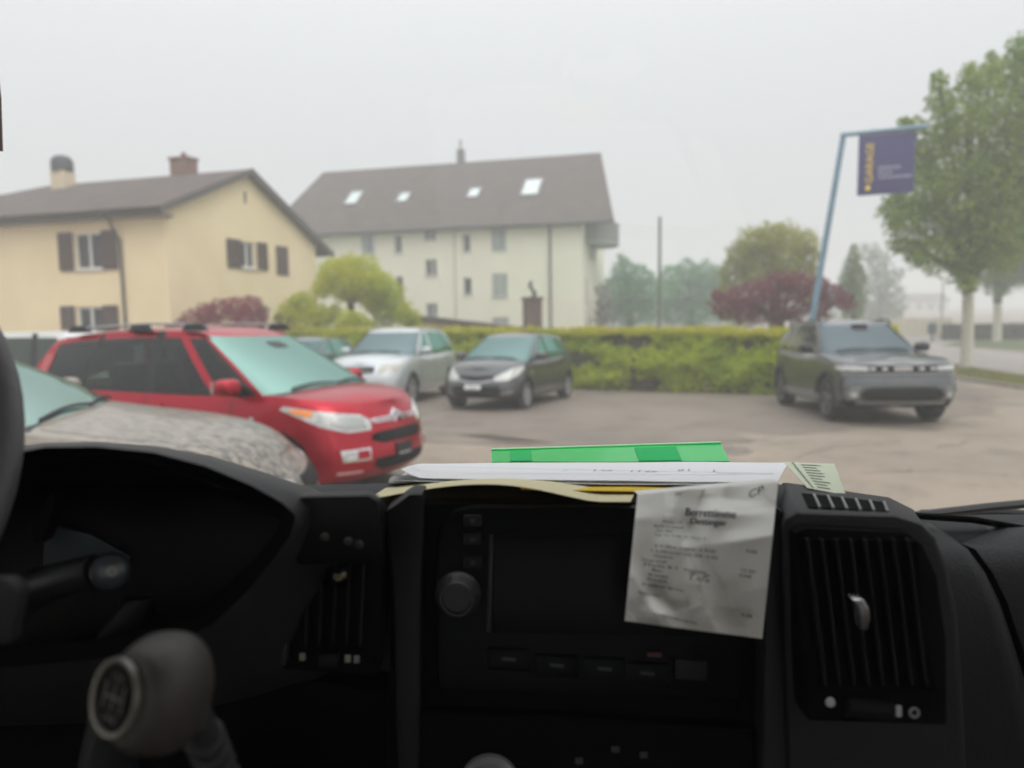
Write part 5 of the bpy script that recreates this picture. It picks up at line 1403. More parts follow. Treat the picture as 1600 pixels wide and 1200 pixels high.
    r1 = nt.nodes.new('ShaderNodeMapRange'); r1.inputs[1].default_value = .47; r1.inputs[2].default_value = .55
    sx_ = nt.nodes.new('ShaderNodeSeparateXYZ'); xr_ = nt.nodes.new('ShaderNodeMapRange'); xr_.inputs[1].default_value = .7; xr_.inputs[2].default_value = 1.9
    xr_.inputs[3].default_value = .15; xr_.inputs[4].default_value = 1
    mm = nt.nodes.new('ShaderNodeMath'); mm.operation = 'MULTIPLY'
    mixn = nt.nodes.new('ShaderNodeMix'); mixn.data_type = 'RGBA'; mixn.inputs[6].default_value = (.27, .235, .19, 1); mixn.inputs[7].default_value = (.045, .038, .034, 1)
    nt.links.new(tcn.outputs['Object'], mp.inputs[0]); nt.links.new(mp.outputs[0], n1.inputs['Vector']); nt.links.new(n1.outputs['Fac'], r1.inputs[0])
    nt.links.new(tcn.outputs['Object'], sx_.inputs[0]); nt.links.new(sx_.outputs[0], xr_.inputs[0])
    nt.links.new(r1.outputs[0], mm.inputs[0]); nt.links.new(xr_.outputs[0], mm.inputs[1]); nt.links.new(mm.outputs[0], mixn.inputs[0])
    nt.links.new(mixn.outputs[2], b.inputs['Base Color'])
    S = dict(name='parked_car', L=4.5, W=1.76, R=.315, wx=(1.42, -1.25), sill=.2, cf=.6, nf=2.3, cr=.4,
             label='beige saloon with painted reflections on its bonnet and mint windscreen, close before the dashboard', cat='car', paint=bp,
             ztop=[(-2.2, 1.0), (-1.6, 1.05), (0, 1.03), (.55, 1.05), (1.0, .985), (1.7, .86), (2.25, .66)],
             xf=[(0, -.12), (.15, -.02), (.35, 0), (.6, -.02), (.8, -.07), (1, -.2)],
             xr=[(0, -.12), (.2, 0), (.6, -.02), (1, -.08)],
             w=[(0, .95), (.2, 1.0), (.45, 1.0), (.7, .985), (.9, .955), (1, .91)], crown=.08,
             gh=dict(xwb=.85, xwt=-.1, xab=.52, xat=-.42, xrb=-1.75, xrt=-1.15, wr=.56, rc=.3, wbow=.06, inset=.01,
                     zr=[(-1.5, 1.48), (-.9, 1.54), (-.4, 1.56), (0, 1.53)],
                     cuts=[(-1.3, -1.1, 'glass'), (-1.0, -.95, 'black'), (-.95, -.9, 'glass'), (-.4, -.42, 'black'), (-.32, -.37, 'glass'), (.35, -.50, 'pillar')],
                     n=[2, 3, 1, 4, 1, 5, 1]),
             wglass=opaque_glass('pale mint windscreen', (.56, .76, .70), (.10, .14, .12), .30),
             sglass=opaque_glass('mint side glass', (.42, .80, .68), (.05, .13, .10), .22), rglass=opaque_glass('mint side glass', (.6, .6, .6), (.02, .02, .02)),
             spokes=7, seams=[(.4, .3, .95), (-.5, .3, .95)], handles=[(-.35, .84), (-1.2, .86)])
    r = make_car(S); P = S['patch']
    P('headlight', 38, p3(38, [(2.1, .42, .50), (2.0, .70, .52), (1.8, .82, .58), (1.65, .84, .70), (1.9, .72, .70), (2.12, .48, .62)]), LENS(), off=.012, mirror=True)
    P('grille', 0, rect(-.34, .34, .50, .61, .03), BK, off=.012)
    P('lower_grille', 0, rect(-.5, .5, .27, .38, .03), BK, off=.01)
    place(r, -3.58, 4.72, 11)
    # ---------------------------------------------------------- dark teal car and white van at the left edge, mostly hidden
    tp = flake('dark teal paint', (.06, .10, .11), rough=.3, metal=.3)
    S = dict(name='parked_car', L=4.2, W=1.72, R=.30, wx=(1.25, -1.27), sill=.22, cf=.6, nf=2.3, cr=.4,
             label='dark teal car mostly hidden between the red people carrier and the silver off-roader', cat='car', paint=tp,
             ztop=[(-2.1, .95), (-1.4, 1.0), (0, .94), (.8, .95), (1.2, .93), (1.6, .86), (2.1, .70)],
             xf=[(0, -.12), (.15, -.02), (.35, 0), (.6, -.02), (.8, -.07), (1, -.2)], xr=[(0, -.12), (.2, 0), (.6, -.03), (1, -.08)],
             w=[(0, .95), (.2, 1.0), (.45, 1.0), (.7, .98), (.9, .95), (1, .91)], crown=.07,
             gh=dict(xwb=1.2, xwt=.22, xab=.88, xat=-.02, xrb=-2.0, xrt=-1.6, wr=.56, rc=.3, wbow=.07,
                     zr=[(-1.7, 1.36), (-1.0, 1.42), (-.1, 1.44), (.3, 1.41)],
                     cuts=[(-1.5, -1.3, 'glass'), (-1.0, -.9, 'black'), (-.98, -.88, 'glass'), (-.24, -.24, 'black'), (-.14, -.14, 'glass'), (.7, -.1, 'pillar')], n=[2, 3, 1, 4, 1, 5, 1]),
             wglass=opaque_glass('teal windscreen', (.30, .46, .46), (.03, .06, .06), .2), sglass=opaque_glass('mint side glass', (.42, .80, .68), (.05, .13, .10), .22), rglass=opaque_glass('mint side glass', (.6, .6, .6), (.02, .02, .02)),
             seams=[(.7, .3, .94)], handles=[(-.02, .84)])
    r = make_car(S); P = S['patch']
    P('headlight', 38, p3(38, [(2.0, .46, .56), (1.9, .70, .58), (1.7, .80, .66), (1.6, .80, .76), (1.9, .6, .72)]), LENS(), off=.012, mirror=True)
    P('grille', 0, rect(-.4, .4, .52, .62, .03), BK, off=.01)
    place(r, -5.1, 18.1, -100)
    wp = mat('white van paint', (.72, .73, .72), .3, coat=.8)
    S = dict(name='parked_van', L=4.6, W=1.84, R=.32, wx=(1.5, -1.35), sill=.25, cf=.5, nf=2.6, cr=.3, cat='van',
             label='white van at the left edge of the picture, behind the red people carrier', paint=wp,
             ztop=[(-2.3, .98), (-1.4, 1.0), (0, .95), (.95, .96), (1.5, .95), (2.3, .80)],
             xf=[(0, -.12), (.15, -.02), (.35, 0), (.6, -.02), (.8, -.07), (1, -.2)], xr=[(0, -.08), (.2, 0), (.6, 0), (1, -.02)],
             w=[(0, .96), (.2, 1.0), (.45, 1.0), (.7, .99), (.9, .97), (1, .94)], crown=.06,
             gh=dict(xwb=1.35, xwt=.55, xab=1.1, xat=.35, xrb=-2.25, xrt=-2.15, wr=.74, rc=.15, wbow=.06,
                     zr=[(-2.1, 1.57), (-1.0, 1.60), (.2, 1.60), (.6, 1.56)],
                     cuts=[(-2.05, -1.95, 'glass'), (-1.25, -1.2, 'black'), (-1.15, -1.1, 'glass'), (-.15, -.15, 'black'), (-.05, -.05, 'glass'), (.9, .2, 'pillar')], n=[1, 4, 1, 5, 1, 5, 1]),
             wglass=opaque_glass('grey blue windscreen', (.42, .58, .60), (.05, .065, .065), .2), sglass=opaque_glass('dull grey green glass', (.30, .36, .34), (.05, .06, .055), .12), rglass=opaque_glass('dull grey green glass', (.6, .6, .6), (.02, .02, .02)),
             seams=[(.9, .3, 1.07), (-.1, .3, 1.07)], handles=[(.0, .95)])
    r = make_car(S); P = S['patch']
    P('headlight', 38, p3(38, [(2.2, .5, .70), (2.1, .72, .72), (1.9, .84, .78), (1.85, .84, .92), (2.1, .65, .90)]), LENS(), off=.012, mirror=True)
    P('grille', 0, rect(-.4, .4, .62, .72, .03), BK, off=.01)
    place(r, -7.3, 12.4, -8)
cars()

# ================================================================ the van's cab, seen from inside
VB = Vector((0, 0, zg(0)))
van = thing('camper_van', tuple(VB), 0, 'dark dashboard and cab of the van the picture is taken from', 'van')
VI = Matrix.Translation(-VB)
def V_(o, parent=None):
    """hang a part built in world measures under the van"""
    o.parent = parent or van
    if parent is None: o.matrix_parent_inverse = VI
    return o
PL = mat('black dashboard plastic', (.02, .02, .022), .55, bump=.2, bscale=500, spec=.2)
PLD = mat('deep black plastic', (.003, .003, .004), .7, spec=.05)
PLG = mat('gloss black panel', (.003, .0035, .0045), .35, spec=.06)
GREYP = mat('grey switch plastic', (.07, .07, .075), .5)
SATIN = mat('satin chrome trim', (.62, .62, .63), .25, metal=.9)
PRINT = mat('white icon print', (.45, .45, .45), .6)

# dashboard body: lofted cross-sections from left to right
def dash():
    xs = np.linspace(-1.06, 1.06, 65); P = []
    for x in xs:
        s = min(max((x-.27)/.08, 0), 1); s = s*s*(3-2*s)
        zl = 1.668-.043*s
        prof = [(1.40, 1.05), (1.40, 1.37), (1.36, 1.39), (1.18, 1.475), (1.0, 1.555), (.88, zl-.040), (.82, zl-.016), (.775, zl), (.735, zl-.006), (.712, zl-.024), (.703, zl-.06), (.70, zl-.12), (.70, 1.42), (.67, 1.25), (.63, 1.05)]
        P.append([(x, a, b) for a, b in prof])
    o = grid_mesh(P, 'dashboard', PL, van, smooth=True, angle=50); o.matrix_parent_inverse = VI
dash()
def panel(name, pxs, Y, depth, m, bev=.004, parent=None, tilt=0.0, smooth=False):
    """a solid panel whose face outline is given by picture places at distance Y, with real thickness"""
    pts = [aty(px, py, Y-tilt*(py-780)/420) for px, py in pxs]
    o = MB().prism(pts, (0, depth, 0)).build(name, m, None, bevel=bev) if bev else MB().prism(pts, (0, depth, 0)).build(name, m, None)
    if parent: o.parent = parent; o.matrix_parent_inverse = VI_of(parent); return o
    return V_(o)
def VI_of(p): return Matrix.Translation(-VB) if p is van else Matrix.Identity(4)
T = .06
# centre console
console = panel('centre_console', [(612, 806), (622, 792), (650, 786), (1190, 784), (1214, 790), (1216, 806), (1215, 1330), (600, 1330)], .685, .025, PLD, .006, tilt=T)
radio = panel('radio', [(682, 855), (690, 818), (712, 798), (740, 793), (1150, 793), (1166, 806), (1163, 1095), (690, 1085), (682, 1060)], .676, .03, PLG, .004, tilt=T)
panel('screen', [(772, 838), (1150, 838), (1150, 995), (768, 988)], .6735, .008, mat('switched off screen', (.003, .003, .0035), .3, spec=.08), .001, tilt=T)
panel('screen_edge', [(765, 838), (771, 838), (767, 990), (760, 988)], .6715, .008, mat('screen bevel', (.02, .02, .022), .4, spec=.2), .001, tilt=T)
def disc(name, px, py, Y, rpx, prof, m, mi=None, n=32, ax=(0, -1, .1)):
    c = aty(px, py, Y); s = rpx*Y/FPX
    o = MB().lathe([(a*s, b) for a, b in prof], c, ax, n, 0, None).build(name, m, None, smooth=True, angle=35); return V_(o)
disc('volume_knob', 716, 928, .652, 37, [(1.0, 0), (1.0, .004), (.86, .008), (.80, .016), (.72, .019), (.62, .019), (.60, .014), (.001, .014)], mat('knob grey', (.03, .03, .033), .4, spec=.3))
disc('climate_knob', 765, 1222, .602, 40, [(1.2, 0), (1.2, .006), (1.0, .010), (.96, .022), (.84, .024), (.80, .02), (.001, .02)], mat('knob ring', (.16, .16, .16), .3, spec=.6))
for py in (815, 843, 880):
    panel('radio_button', [(724, py-9), (752, py-9), (752, py+9), (724, py+9)], .672-T*(py-780)/420*.0, .006, mat('button grey', (.012, .012, .013), .5, spec=.15), .002, tilt=T)
    panel('button_icon', [(735, py-3), (742, py-3), (742, py+3), (735, py+3)], .6695, .002, mat('dim icon print', (.05, .055, .06), .7, spec=.1), 0, tilt=T)
for k, (px, py) in enumerate(((795, 1030), (870, 1040), (945, 1045), (1012, 1052))):
    panel('switch', [(px-34, py-16), (px+34, py-14), (px+34, py+20), (px-34, py+18)], .672, .01, PLG, .002, tilt=T)
    panel('switch_print', [(px-11, py-2), (px+11, py), (px+11, py+4), (px-11, py+2)], .6695, .002, mat('dim icon print', (.05, .055, .06), .7, spec=.1), 0, tilt=T)
panel('hazard_switch', [(1055, 1030), (1105, 1034), (1105, 1066), (1055, 1062)], .672, .01, mat('dim switch', (.012, .012, .014), .5, spec=.15), .002, tilt=T)
panel('red_print', [(1012, 1020), (1034, 1021), (1034, 1027), (1012, 1026)], .6695, .002, mat('dim red print', (.06, .012, .01), .6), 0, tilt=T)
panel('climate_panel', [(650, 1112), (1180, 1140), (1180, 1320), (640, 1320)], .672, .02, PLD, .004, tilt=T)
for (px, py) in ((962, 1172), (1006, 1181), (905, 1190)):
    panel('climate_print', [(px-6, py-4), (px+6, py-4), (px+6, py+4), (px-6, py+4)], .669, .002, mat('dim icon print', (.05, .055, .06), .7, spec=.1), 0, tilt=T)
# ---- air vents
def vent(name, fr, slats, Y, tabpx=None):
    f = panel(name, fr, Y, .03, PLD, .004, tilt=T)
    x0, x1, y0, y1, n, sk = slats
    panel('vent_cavity', [(x0, y0), (x1, y0+4), (x1+sk, y1+8), (x0+sk, y1)], Y-.003, .01, mat('vent darkness', (.003, .003, .003), .9, spec=.05), 0, tilt=T)
    for k in range(n):
        a = x0+(x1-x0)*(k+.5)/n; w_ = 1.4
        panel('slat', [(a-w_, y0+2), (a+w_, y0+2), (a+sk+w_, y1), (a+sk-w_, y1)], Y-.008, .006, mat('slat plastic', (.012, .012, .014), .5, spec=.15), 0, tilt=T)
    return f
def pod():
    """the raised right-hand vent housing"""
    Y0, Y1 = .628, .80
    outl = [(1222, 830), (1226, 811), (1245, 800), (1400, 806), (1440, 818), (1462, 840), (1480, 890), (1495, 960), (1502, 1060), (1508, 1180), (1510, 1330), (1236, 1330)]
    back = [(1215, 800), (1215, 765), (1222, 752), (1388, 776), (1426, 795), (1447, 822), (1466, 880), (1480, 960), (1490, 1060), (1495, 1180), (1500, 1330), (1225, 1330)]
    F = [aty(px, py, Y0-T*.5*(py-780)/420) for px, py in outl]
    Bk = [aty(px, py, Y1) for px, py in back]
    n = len(F); m = MB(); m.add(F+Bk, [tuple(range(n)), tuple(range(2*n-1, n-1, -1))]+[(i, n+i, n+(i+1) % n, (i+1) % n) for i in range(n)])
    V_(m.build('vent_housing', PL, None, bevel=.005))
    return F[2], F[3], Bk[2], Bk[3]
PF2, PF3, PB2, PB3 = pod()
vent('air_vent', [(1240, 832), (1262, 824), (1420, 832), (1442, 850), (1466, 900), (1480, 1000), (1482, 1135), (1262, 1128)], (1252, 1432, 842, 1072, 8, 28), .622)
def pod_top(u, t, dz): p = PF2.lerp(PF3, u).lerp(PB2.lerp(PB3, u), t); p.z += dz; return p
for k in range(6):   # demister slots on top of the housing
    u = .14+.135*k; t0, t1 = .14, .60
    for nm, mt_, ua, ub, dz in (('demister_slot', mat('vent darkness', (.003, .003, .003), .9, spec=.05), u, u+.098, .0006), ('grille_rib', mat('grille rib grey', (.16, .16, .17), .5), u+.104, u+.128, .0016)):
        m = MB(); m.prism([pod_top(ua, t0, dz), pod_top(ub, t0, dz), pod_top(ub, t1, dz), pod_top(ua, t1, dz)], (0, 0, -.002)); V_(m.build(nm, mt_, None))
tb = MB(); q = [*[aty(a_, b_, .566) for a_, b_ in ((1332, 936), (1350, 937), (1358, 950), (1360, 968), (1357, 984), (1347, 985), (1344, 960), (1338, 944))]]
tb.prism(q, (0, .012, 0)); V_(tb.build('vent_tab', SATIN, None, bevel=.0015))
disc('vent_mark', 1297, 1097, .566, 8, [(1, 0), (.9, .0015), (.001, .002)], PRINT, n=16)
disc('vent_mark', 1428, 1113, .566, 9, [(.55, 0), (.6, .0015), (1, .0015), (1, 0)], mat('dull icon print', (.22, .22, .22), .6), n=16)
panel('vent_mark', [(1401, 1104), (1409, 1104), (1409, 1120), (1401, 1120)], .566, .002, PRINT, 0)
m = MB(); c0, c1 = aty(1322, 1104, .574), aty(1392, 1111, .574)
for k in range(14): a = c0.lerp(c1, k/14); b = c0.lerp(c1, (k+.6)/14); m.tube([a, b], .0085, 12)
V_(m.build('thumbwheel', mat('ribbed wheel', (.015, .015, .015), .6, spec=.1), None))
# left vent column
vent('air_vent', [(452, 812), (470, 792), (590, 790), (598, 810), (592, 1058), (440, 1048)], (474, 580, 830, 1010, 5, -8), .655)
panel('vent_trim', [(448, 880), (456, 880), (446, 1040), (438, 1040)], .648, .01, mat('screen bevel', (.02, .02, .022), .4, spec=.2), .001, tilt=T)
for px, py, m_ in ((472, 1027, 'a'), (543, 1030, 'a'), (557, 1031, 'b')):
    panel('vent_mark', [(px-4, py-5), (px+4, py-5), (px+4, py+5), (px-4, py+5)], .606, .002, mat('warm icon print', (.30, .28, .20), .6) if m_ == 'a' else mat('dull icon print', (.22, .22, .22), .6), 0)
m = MB(); m.tube([aty(500, 1030, .616), aty(530, 1031, .616)], .006, 12); V_(m.build('thumbwheel', mat('ribbed wheel', (.015, .015, .015), .6, spec=.1), None))
panel('centre_pillar_trim', [(600, 800), (640, 772), (660, 772), (652, 1330), (625, 1330), (612, 900)], .668, .04, mat('trim black', (.010, .010, .011), .5, spec=.15), .004, tilt=T)
panel('right_pillar_trim', [(1200, 800), (1212, 790), (1226, 800), (1238, 1330), (1190, 1330), (1196, 1000)], .662, .04, mat('trim charcoal', (.016, .016, .018), .5, spec=.15), .004, tilt=T)
# ---- instrument hood on the left
def hood():
    fr = [(-320, 960), (-200, 820), (-90, 745), (0, 712), (70, 699), (150, 698), (240, 707), (320, 728), (390, 757), (440, 785), (462, 806), (455, 836), (430, 872), (385, 925), (330, 978), (262, 1010), (150, 1030), (-60, 1050)]
    mid = [(-330, 930), (-215, 800), (-100, 730), (0, 702), (70, 692), (150, 690), (245, 697), (330, 712), (410, 737), (480, 760), (505, 782), (512, 812), (508, 850), (495, 900), (465, 960), (440, 1040), (200, 1100), (-60, 1110)]
    bk = [(-330, 960), (-200, 820), (-90, 745), (0, 712), (70, 700), (150, 697), (240, 703), (330, 717), (420, 741), (500, 768), (580, 800), (600, 830), (602, 870), (602, 920), (602, 1000), (602, 1100), (300, 1200), (-60, 1200)]
    inn = [(-300, 990), (-190, 850), (-80, 770), (0, 736), (70, 722), (150, 720), (235, 728), (310, 748), (375, 775), (420, 800), (440, 818), (430, 840), (405, 870), (360, 915), (310, 955), (250, 985), (150, 1005), (-50, 1020)]
    P = []
    for i in range(len(fr)):
        P.append([aty(*inn[i], .80), aty(*inn[i], .60), aty(inn[i][0], inn[i][1]-6, .555), aty(*fr[i], .55), aty((fr[i][0]+mid[i][0])/2, (fr[i][1]+mid[i][1])/2-1.5, .565), aty(*mid[i], .62), aty(*bk[i], .78)])
    o = V_(grid_mesh([r_[3:] for r_ in P], 'instrument_hood', mat('soft grey black hood', (.024, .023, .025), .5, spec=.3, bump=.1, bscale=500), None, smooth=True, angle=80))
    V_(grid_mesh([r_[:4] for r_ in P], 'shaded_hood_inside', PLD, None, smooth=True, angle=80))  # cavity shade put into its colour, blacker than the hood outside
hood()
panel('instrument_cluster', [(-320, 950), (-200, 820), (0, 700), (300, 715), (470, 790), (470, 960), (300, 1040), (-60, 1060)], .79, .02, mat('cluster darkness', (.004, .004, .005), .8, spec=.1), 0)
panel('instrument_glass', [(70, 818), (140, 835), (205, 870), (190, 900), (120, 912), (66, 905)], .70, .004, mat('instrument glass with painted reflection', (.06, .085, .10), .35, spec=.6), .001)  # bluish grey reflection put into the glass colour
panel('cluster_side', [(45, 815), (80, 770), (84, 790), (66, 850), (50, 850)], .66, .02, mat('side trim', (.01, .01, .01), .5, spec=.1), .004)
panel('knee_panel', [(-60, 1060), (150, 1010), (300, 1000), (470, 1060), (640, 1090), (640, 1330), (-60, 1330)], .66, .05, PLD, .01)
# grey console shape behind the gear lever
m = MB(); m.tube([aty(215, 935, .60), aty(205, 1010, .59), aty(185, 1100, .57), aty(165, 1230, .56)], [.022, .03, .034, .04], 16, flat=.5)
V_(m.build('lever_shroud', mat('dark grey shroud', (.018, .019, .021), .5, spec=.2), None, smooth=True))
# ---- steering wheel, column and stalk
def wheel():
    c = aty(-478, 745, .50); ax = Vector((.10, -.86, .42)).normalized(); a = ax.cross(Vector((0, 0, 1))).normalized(); b = ax.cross(a)
    Rr = .192; rings = []; n = 72; k = 14; vs = []
    for i in range(n):
        t = 2*math.pi*i/n; d = a*math.cos(t)+b*math.sin(t)
        for j in range(k):
            u = 2*math.pi*j/k; vs.append(c+d*(Rr+.0165*math.cos(u))+ax*.0145*math.sin(u))
    fs = [(i*k+j, i*k+(j+1) % k, ((i+1) % n)*k+(j+1) % k, ((i+1) % n)*k+j) for i in range(n) for j in range(k)]
    rim = V_(MB().add(vs, fs).build('steering_wheel', mat('worn leather rim', (.10, .098, .105), .5, bump=.08, bscale=150), None, smooth=True))
    m = MB(); m.lathe([(.001, .02), (.05, .018), (.062, .005), (.06, -.03)], c, ax, 24)
    for t in (0.05, math.pi-.05, -math.pi/2):
        d = a*math.cos(t)+b*math.sin(t); m.tube([c+d*.04, c+d*.12-ax*.01, c+d*(Rr-.005)], [.024, .016, .013], 10, flat=.5)
    h = m.build('hub', PLD, None, smooth=True); h.parent = rim
    m = MB(); m.tube([c-ax*.03, c-ax*.20], [.05, .06], 20); V_(m.build('steering_column', PLD, None, smooth=True))
wheel()
m = MB(); m.tube([aty(-60, 975, .56), aty(30, 935, .555), aty(70, 912, .55), aty(150, 893, .545)], [.017, .016, .0135, .013], 16)
st = V_(m.build('stalk', mat('stalk black', (.022, .022, .025), .4), None, smooth=True))
m = MB(); m.lathe([(.0105, -.012), (.0135, -.006), (.0135, .004), (.0115, .008), (.006, .0105), (.001, .011)], aty(172, 892, .54), (.45, -.86, .1), 24); o = m.build('stalk_cap', mat('stalk cap', (.05, .058, .07), .3, spec=.6), None, smooth=True); o.parent = st
m = MB(); m.lathe([(.001, 0), (.004, 0), (.004, -.002)], aty(175, 893, .525), (.45, -.86, .1), 12); o = m.build('cap_mark', mat('dull icon print', (.22, .22, .22), .6), None); o.parent = st
m = MB(); m.prism([aty(-90, 905, .47), aty(10, 905, .47), aty(30, 925, .47), (aty(15, 1010, .47)), aty(-90, 1015, .47)], (0, .015, 0)); V_(m.build('column_cover', mat('column cover grey', (.035, .034, .037), .5, spec=.2), None, bevel=.01))
# ---- gear lever
def gear():
    c = aty(250, 1080, .40); s = .40/FPX*.90
    up = Vector((.10, .05, 1)).normalized()
    b = bmesh.new(); bmesh.ops.create_uvsphere(b, u_segments=36, v_segments=24, radius=1)
    for v in b.verts:
        x, y, z = v.co
        wx_ = 84*s*(1-.10*max(0, z)-.24*max(0, -z)**1.5); wz = 98*s
        X = math.copysign(abs(x)**.80, x)*wx_; Y_ = math.copysign(abs(y)**.85, y)*.034; Z_ = math.copysign(abs(z)**.78, z)*wz
        if z < -.3: X += .010*(-z-.3)
        v.co = c+Vector((X+.10*Z_*0, Y_, Z_))
    d = Vector((-.50, -.82, .30)).normalized(); fc = c+Vector((-.0130, -.018, .0068))
    for v in b.verts:
        t = (v.co-fc).dot(d)
        if t > 0: v.co -= d*t*.96
    me = bpy.data.meshes.new('gear_knob'); b.to_mesh(me); b.free(); me.materials.append(mat('taupe leather knob', (.046, .040, .035), .5, bump=.15, bscale=220, spec=.4)); me.polygons.foreach_set('use_smooth', [True]*len(me.polygons))
    k = V_(bpy.data.objects.new('gear_knob', me)); COL.objects.link(k)
    fc2 = fc+d*.002
    m = MB(); m.lathe([(.0195, -.003), (.0205, .0), (.0198, .0022), (.0180, .0018), (.0176, .0)], fc2, d, 40); o = m.build('knob_ring', mat('pale knob ring', (.20, .19, .165), .35, metal=.4), None, smooth=True); o.parent = k
    m = MB(); m.lathe([(.0178, .0002), (.001, .0008)], fc2, d, 32); o = m.build('shift_pattern_disc', mat('shift disc', (.008, .007, .007), .7, spec=.08), None, smooth=True); o.parent = k
    a = d.cross(Vector((0, 0, 1))).normalized()*-1; bb = a.cross(d)*1
    if bb.z < 0: bb = -bb
    m = MB()
    P = lambda u, v: fc2+a*u+bb*v+d*.0016
    for u in (-.008, 0, .008): m.tube([P(u, -.007), P(u, .007)], .0005, 5)
    m.tube([P(-.008, 0), P(.008, 0)], .0005, 5); o = m.build('shift_pattern', mat('dull icon print', (.22, .22, .22), .6), None); o.parent = k
    v, f = text_mesh('1 3 5', .0052, 0, 'CENTER'); m = MB(); m.add([P(q[0], .0085+q[1]) for q in v], f)
    v, f = text_mesh('2 4 R', .0052, 0, 'CENTER'); m.add([P(q[0], -.0125+q[1]) for q in v], f); o = m.build('shift_numerals', mat('dull icon print', (.22, .22, .22), .6), None, fix=False); o.parent = k
    m = MB(); p0 = aty(305, 1120, .425); p1 = aty(345, 1210, .47); m.tube([p0, p0.lerp(p1, .3), p1], [.010, .0095, .009], 16)
    dd = (p1-p0).normalized()
    for t in (.34, .56, .74): m.lathe([(.009, -.003), (.0125, -.002), (.0125, .003), (.009, .004)], p0.lerp(p1, t), dd, 20)
    m.tube([p1, p1+Vector((.01, .06, -.12))], [.012, .01], 12)
    V_(m.build('gear_lever_collar', mat('collar grey', (.04, .04, .044), .4, spec=.3), None, smooth=True))
    m = MB(); q = aty(330, 1290, .52); m.lathe([(.012, .04), (.03, .02), (.05, -.01), (.075, -.04), (.08, -.06)], q, (0, -.15, 1), 18); V_(m.build('gear_gaiter', mat('gaiter', (.025, .025, .027), .7), None, smooth=True))
gear()
# ---- right-hand glovebox panel and seam
GP = mat('glovebox plastic', (.018, .018, .020), .55, spec=.3, bump=.15, bscale=400)
def glove():
    for nm, pxs in (('dash_panel', [(1440, 1540), ]), ('glovebox_lid', [(1552, 2300)])):
        x0 = aty(pxs[0][0], 900, .67).x; x1 = aty(pxs[0][1], 900, .67).x; x1 = min(x1, .97)
        P = []
        for k in range(9):
            x = x0+(x1-x0)*k/8
            prof = [(.750, 1.624), (.718, 1.621), (.692, 1.612), (.673, 1.595), (.662, 1.57), (.658, 1.53), (.656, 1.45), (.65, 1.30)]
            row = []
            for j, (a, z) in enumerate(prof):
                edge = (.010 if (k == 0 or k == 8) else 0)
                # the left edge of the lid slants to the right going down
                sh = (max(0, 1.62-z)*.32) if (nm == 'glovebox_lid' and k < 8) or (nm == 'dash_panel' and k == 8) else (max(0, 1.62-z)*.32*k/8 if nm == 'dash_panel' else 0)
                if nm == 'glovebox_lid': sh = max(0, 1.62-z)*.32*(1-k/8)
                row.append((x+sh, a+edge, z-(edge if j < 2 else 0)))
            P.append(row)
        V_(grid_mesh(P, nm, GP, None, smooth=True, angle=70))
glove()
m = MB(); m.tube([aty(1432, 806, .74), aty(1520, 812, .74), aty(1600, 826, .74), aty(1800, 845, .74)], .0035, 8); V_(m.build('dash_edge_trim', PLD, None, smooth=True))
# ---- phone holder clipped to the left vent
ph = MB(); ph.prism([aty(px, py, .565) for px, py in ((462, 782), (470, 776), (575, 774), (588, 782), (592, 870), (584, 884), (466, 884), (458, 872))], (0, .016, 0))
hold = thing('phone_holder', tuple(aty(525, 900, .64)), 0, 'black phone holder clipped onto the left air vent', 'phone holder')
ho = ph.build('cradle', mat('holder black', (.004, .004, .005), .4, spec=.15), None, bevel=.003)
def H_(o): o.parent = hold; o.matrix_parent_inverse = Matrix.Translation(-hold.location); return o
H_(ho); m = MB(); m.tube([aty(530, 870, .58), aty(530, 905, .640)], .008, 10); H_(m.build('clip', mat('holder black', (.004, .004, .005), .4, spec=.15), None))
m = MB(); m.lathe([(.004, 0), (.006, .001), (.004, .004), (.001, .004)], aty(530, 898, .60), (0, -1, 0), 14); H_(m.build('clip_screw', mat('screw brass', (.25, .22, .15), .35, metal=.8), None))
for (px, py) in ((508, 838), (545, 845), (562, 850)):
    m = MB(); m.lathe([(.003, 0), (.0035, .001), (.001, .0015)], aty(px, py, .564), (0, -1, 0), 12); H_(m.build('rivet', mat('dim rivet', (.04, .04, .035), .4), None))

# ---- windscreen, wiper, bonnet, roof, doors: the cab round the camera
m = MB(); wb = [(-.92, 1.60, 1.37), (.92, 1.60, 1.37), (.84, .72, 2.32), (-.84, .72, 2.32)]
NX, NZ = 12, 8; P = []
for i in range(NX+1):
    row = []
    for j in range(NZ+1):
        u = -1+2*i/NX; t = j/NZ; hw = 1.05-.08*t; row.append((u*hw, 1.38-.70*t+.10*(1-u*u), 1.37+.97*t+.03*math.sin(t*math.pi)))
    P.append(row)
V_(grid_mesh(P, 'windscreen', thin_glass('windscreen glass', (.97, .972, .962), 1.33), None))
m = MB(); m.tube([aty(1428, 806, 1.50), aty(1470, 801, 1.51), aty(1540, 793, 1.51), aty(1700, 778, 1.50)], .013, 8, flat=.7); wpr = V_(m.build('wiper', mat('wiper rubber', (.008, .008, .009), .6), None, smooth=True))
m = MB(); m.tube([aty(1440, 803, 1.53), aty(1560, 800, 1.55), aty(1760, 815, 1.57)], .009, 8); o = m.build('wiper_arm', mat('wiper rubber', (.008, .008, .009), .6), None, smooth=True); o.parent = wpr
WHT = mat('white van body', (.6, .6, .6), .35, coat=.6)
P = [[(x, y, 1.33-.14*((y-1.5)/.8)-.35*max(0, (y-1.5)/.8-.5)**1.5-.05*(x/1.0)**4) for y in np.linspace(1.52, 2.2, 9)] for x in np.linspace(-1.0, 1.0, 13)]
V_(grid_mesh(P, 'bonnet', WHT, None, thick=.02))
HL = mat('pale headliner', (.55, .54, .52), .95)
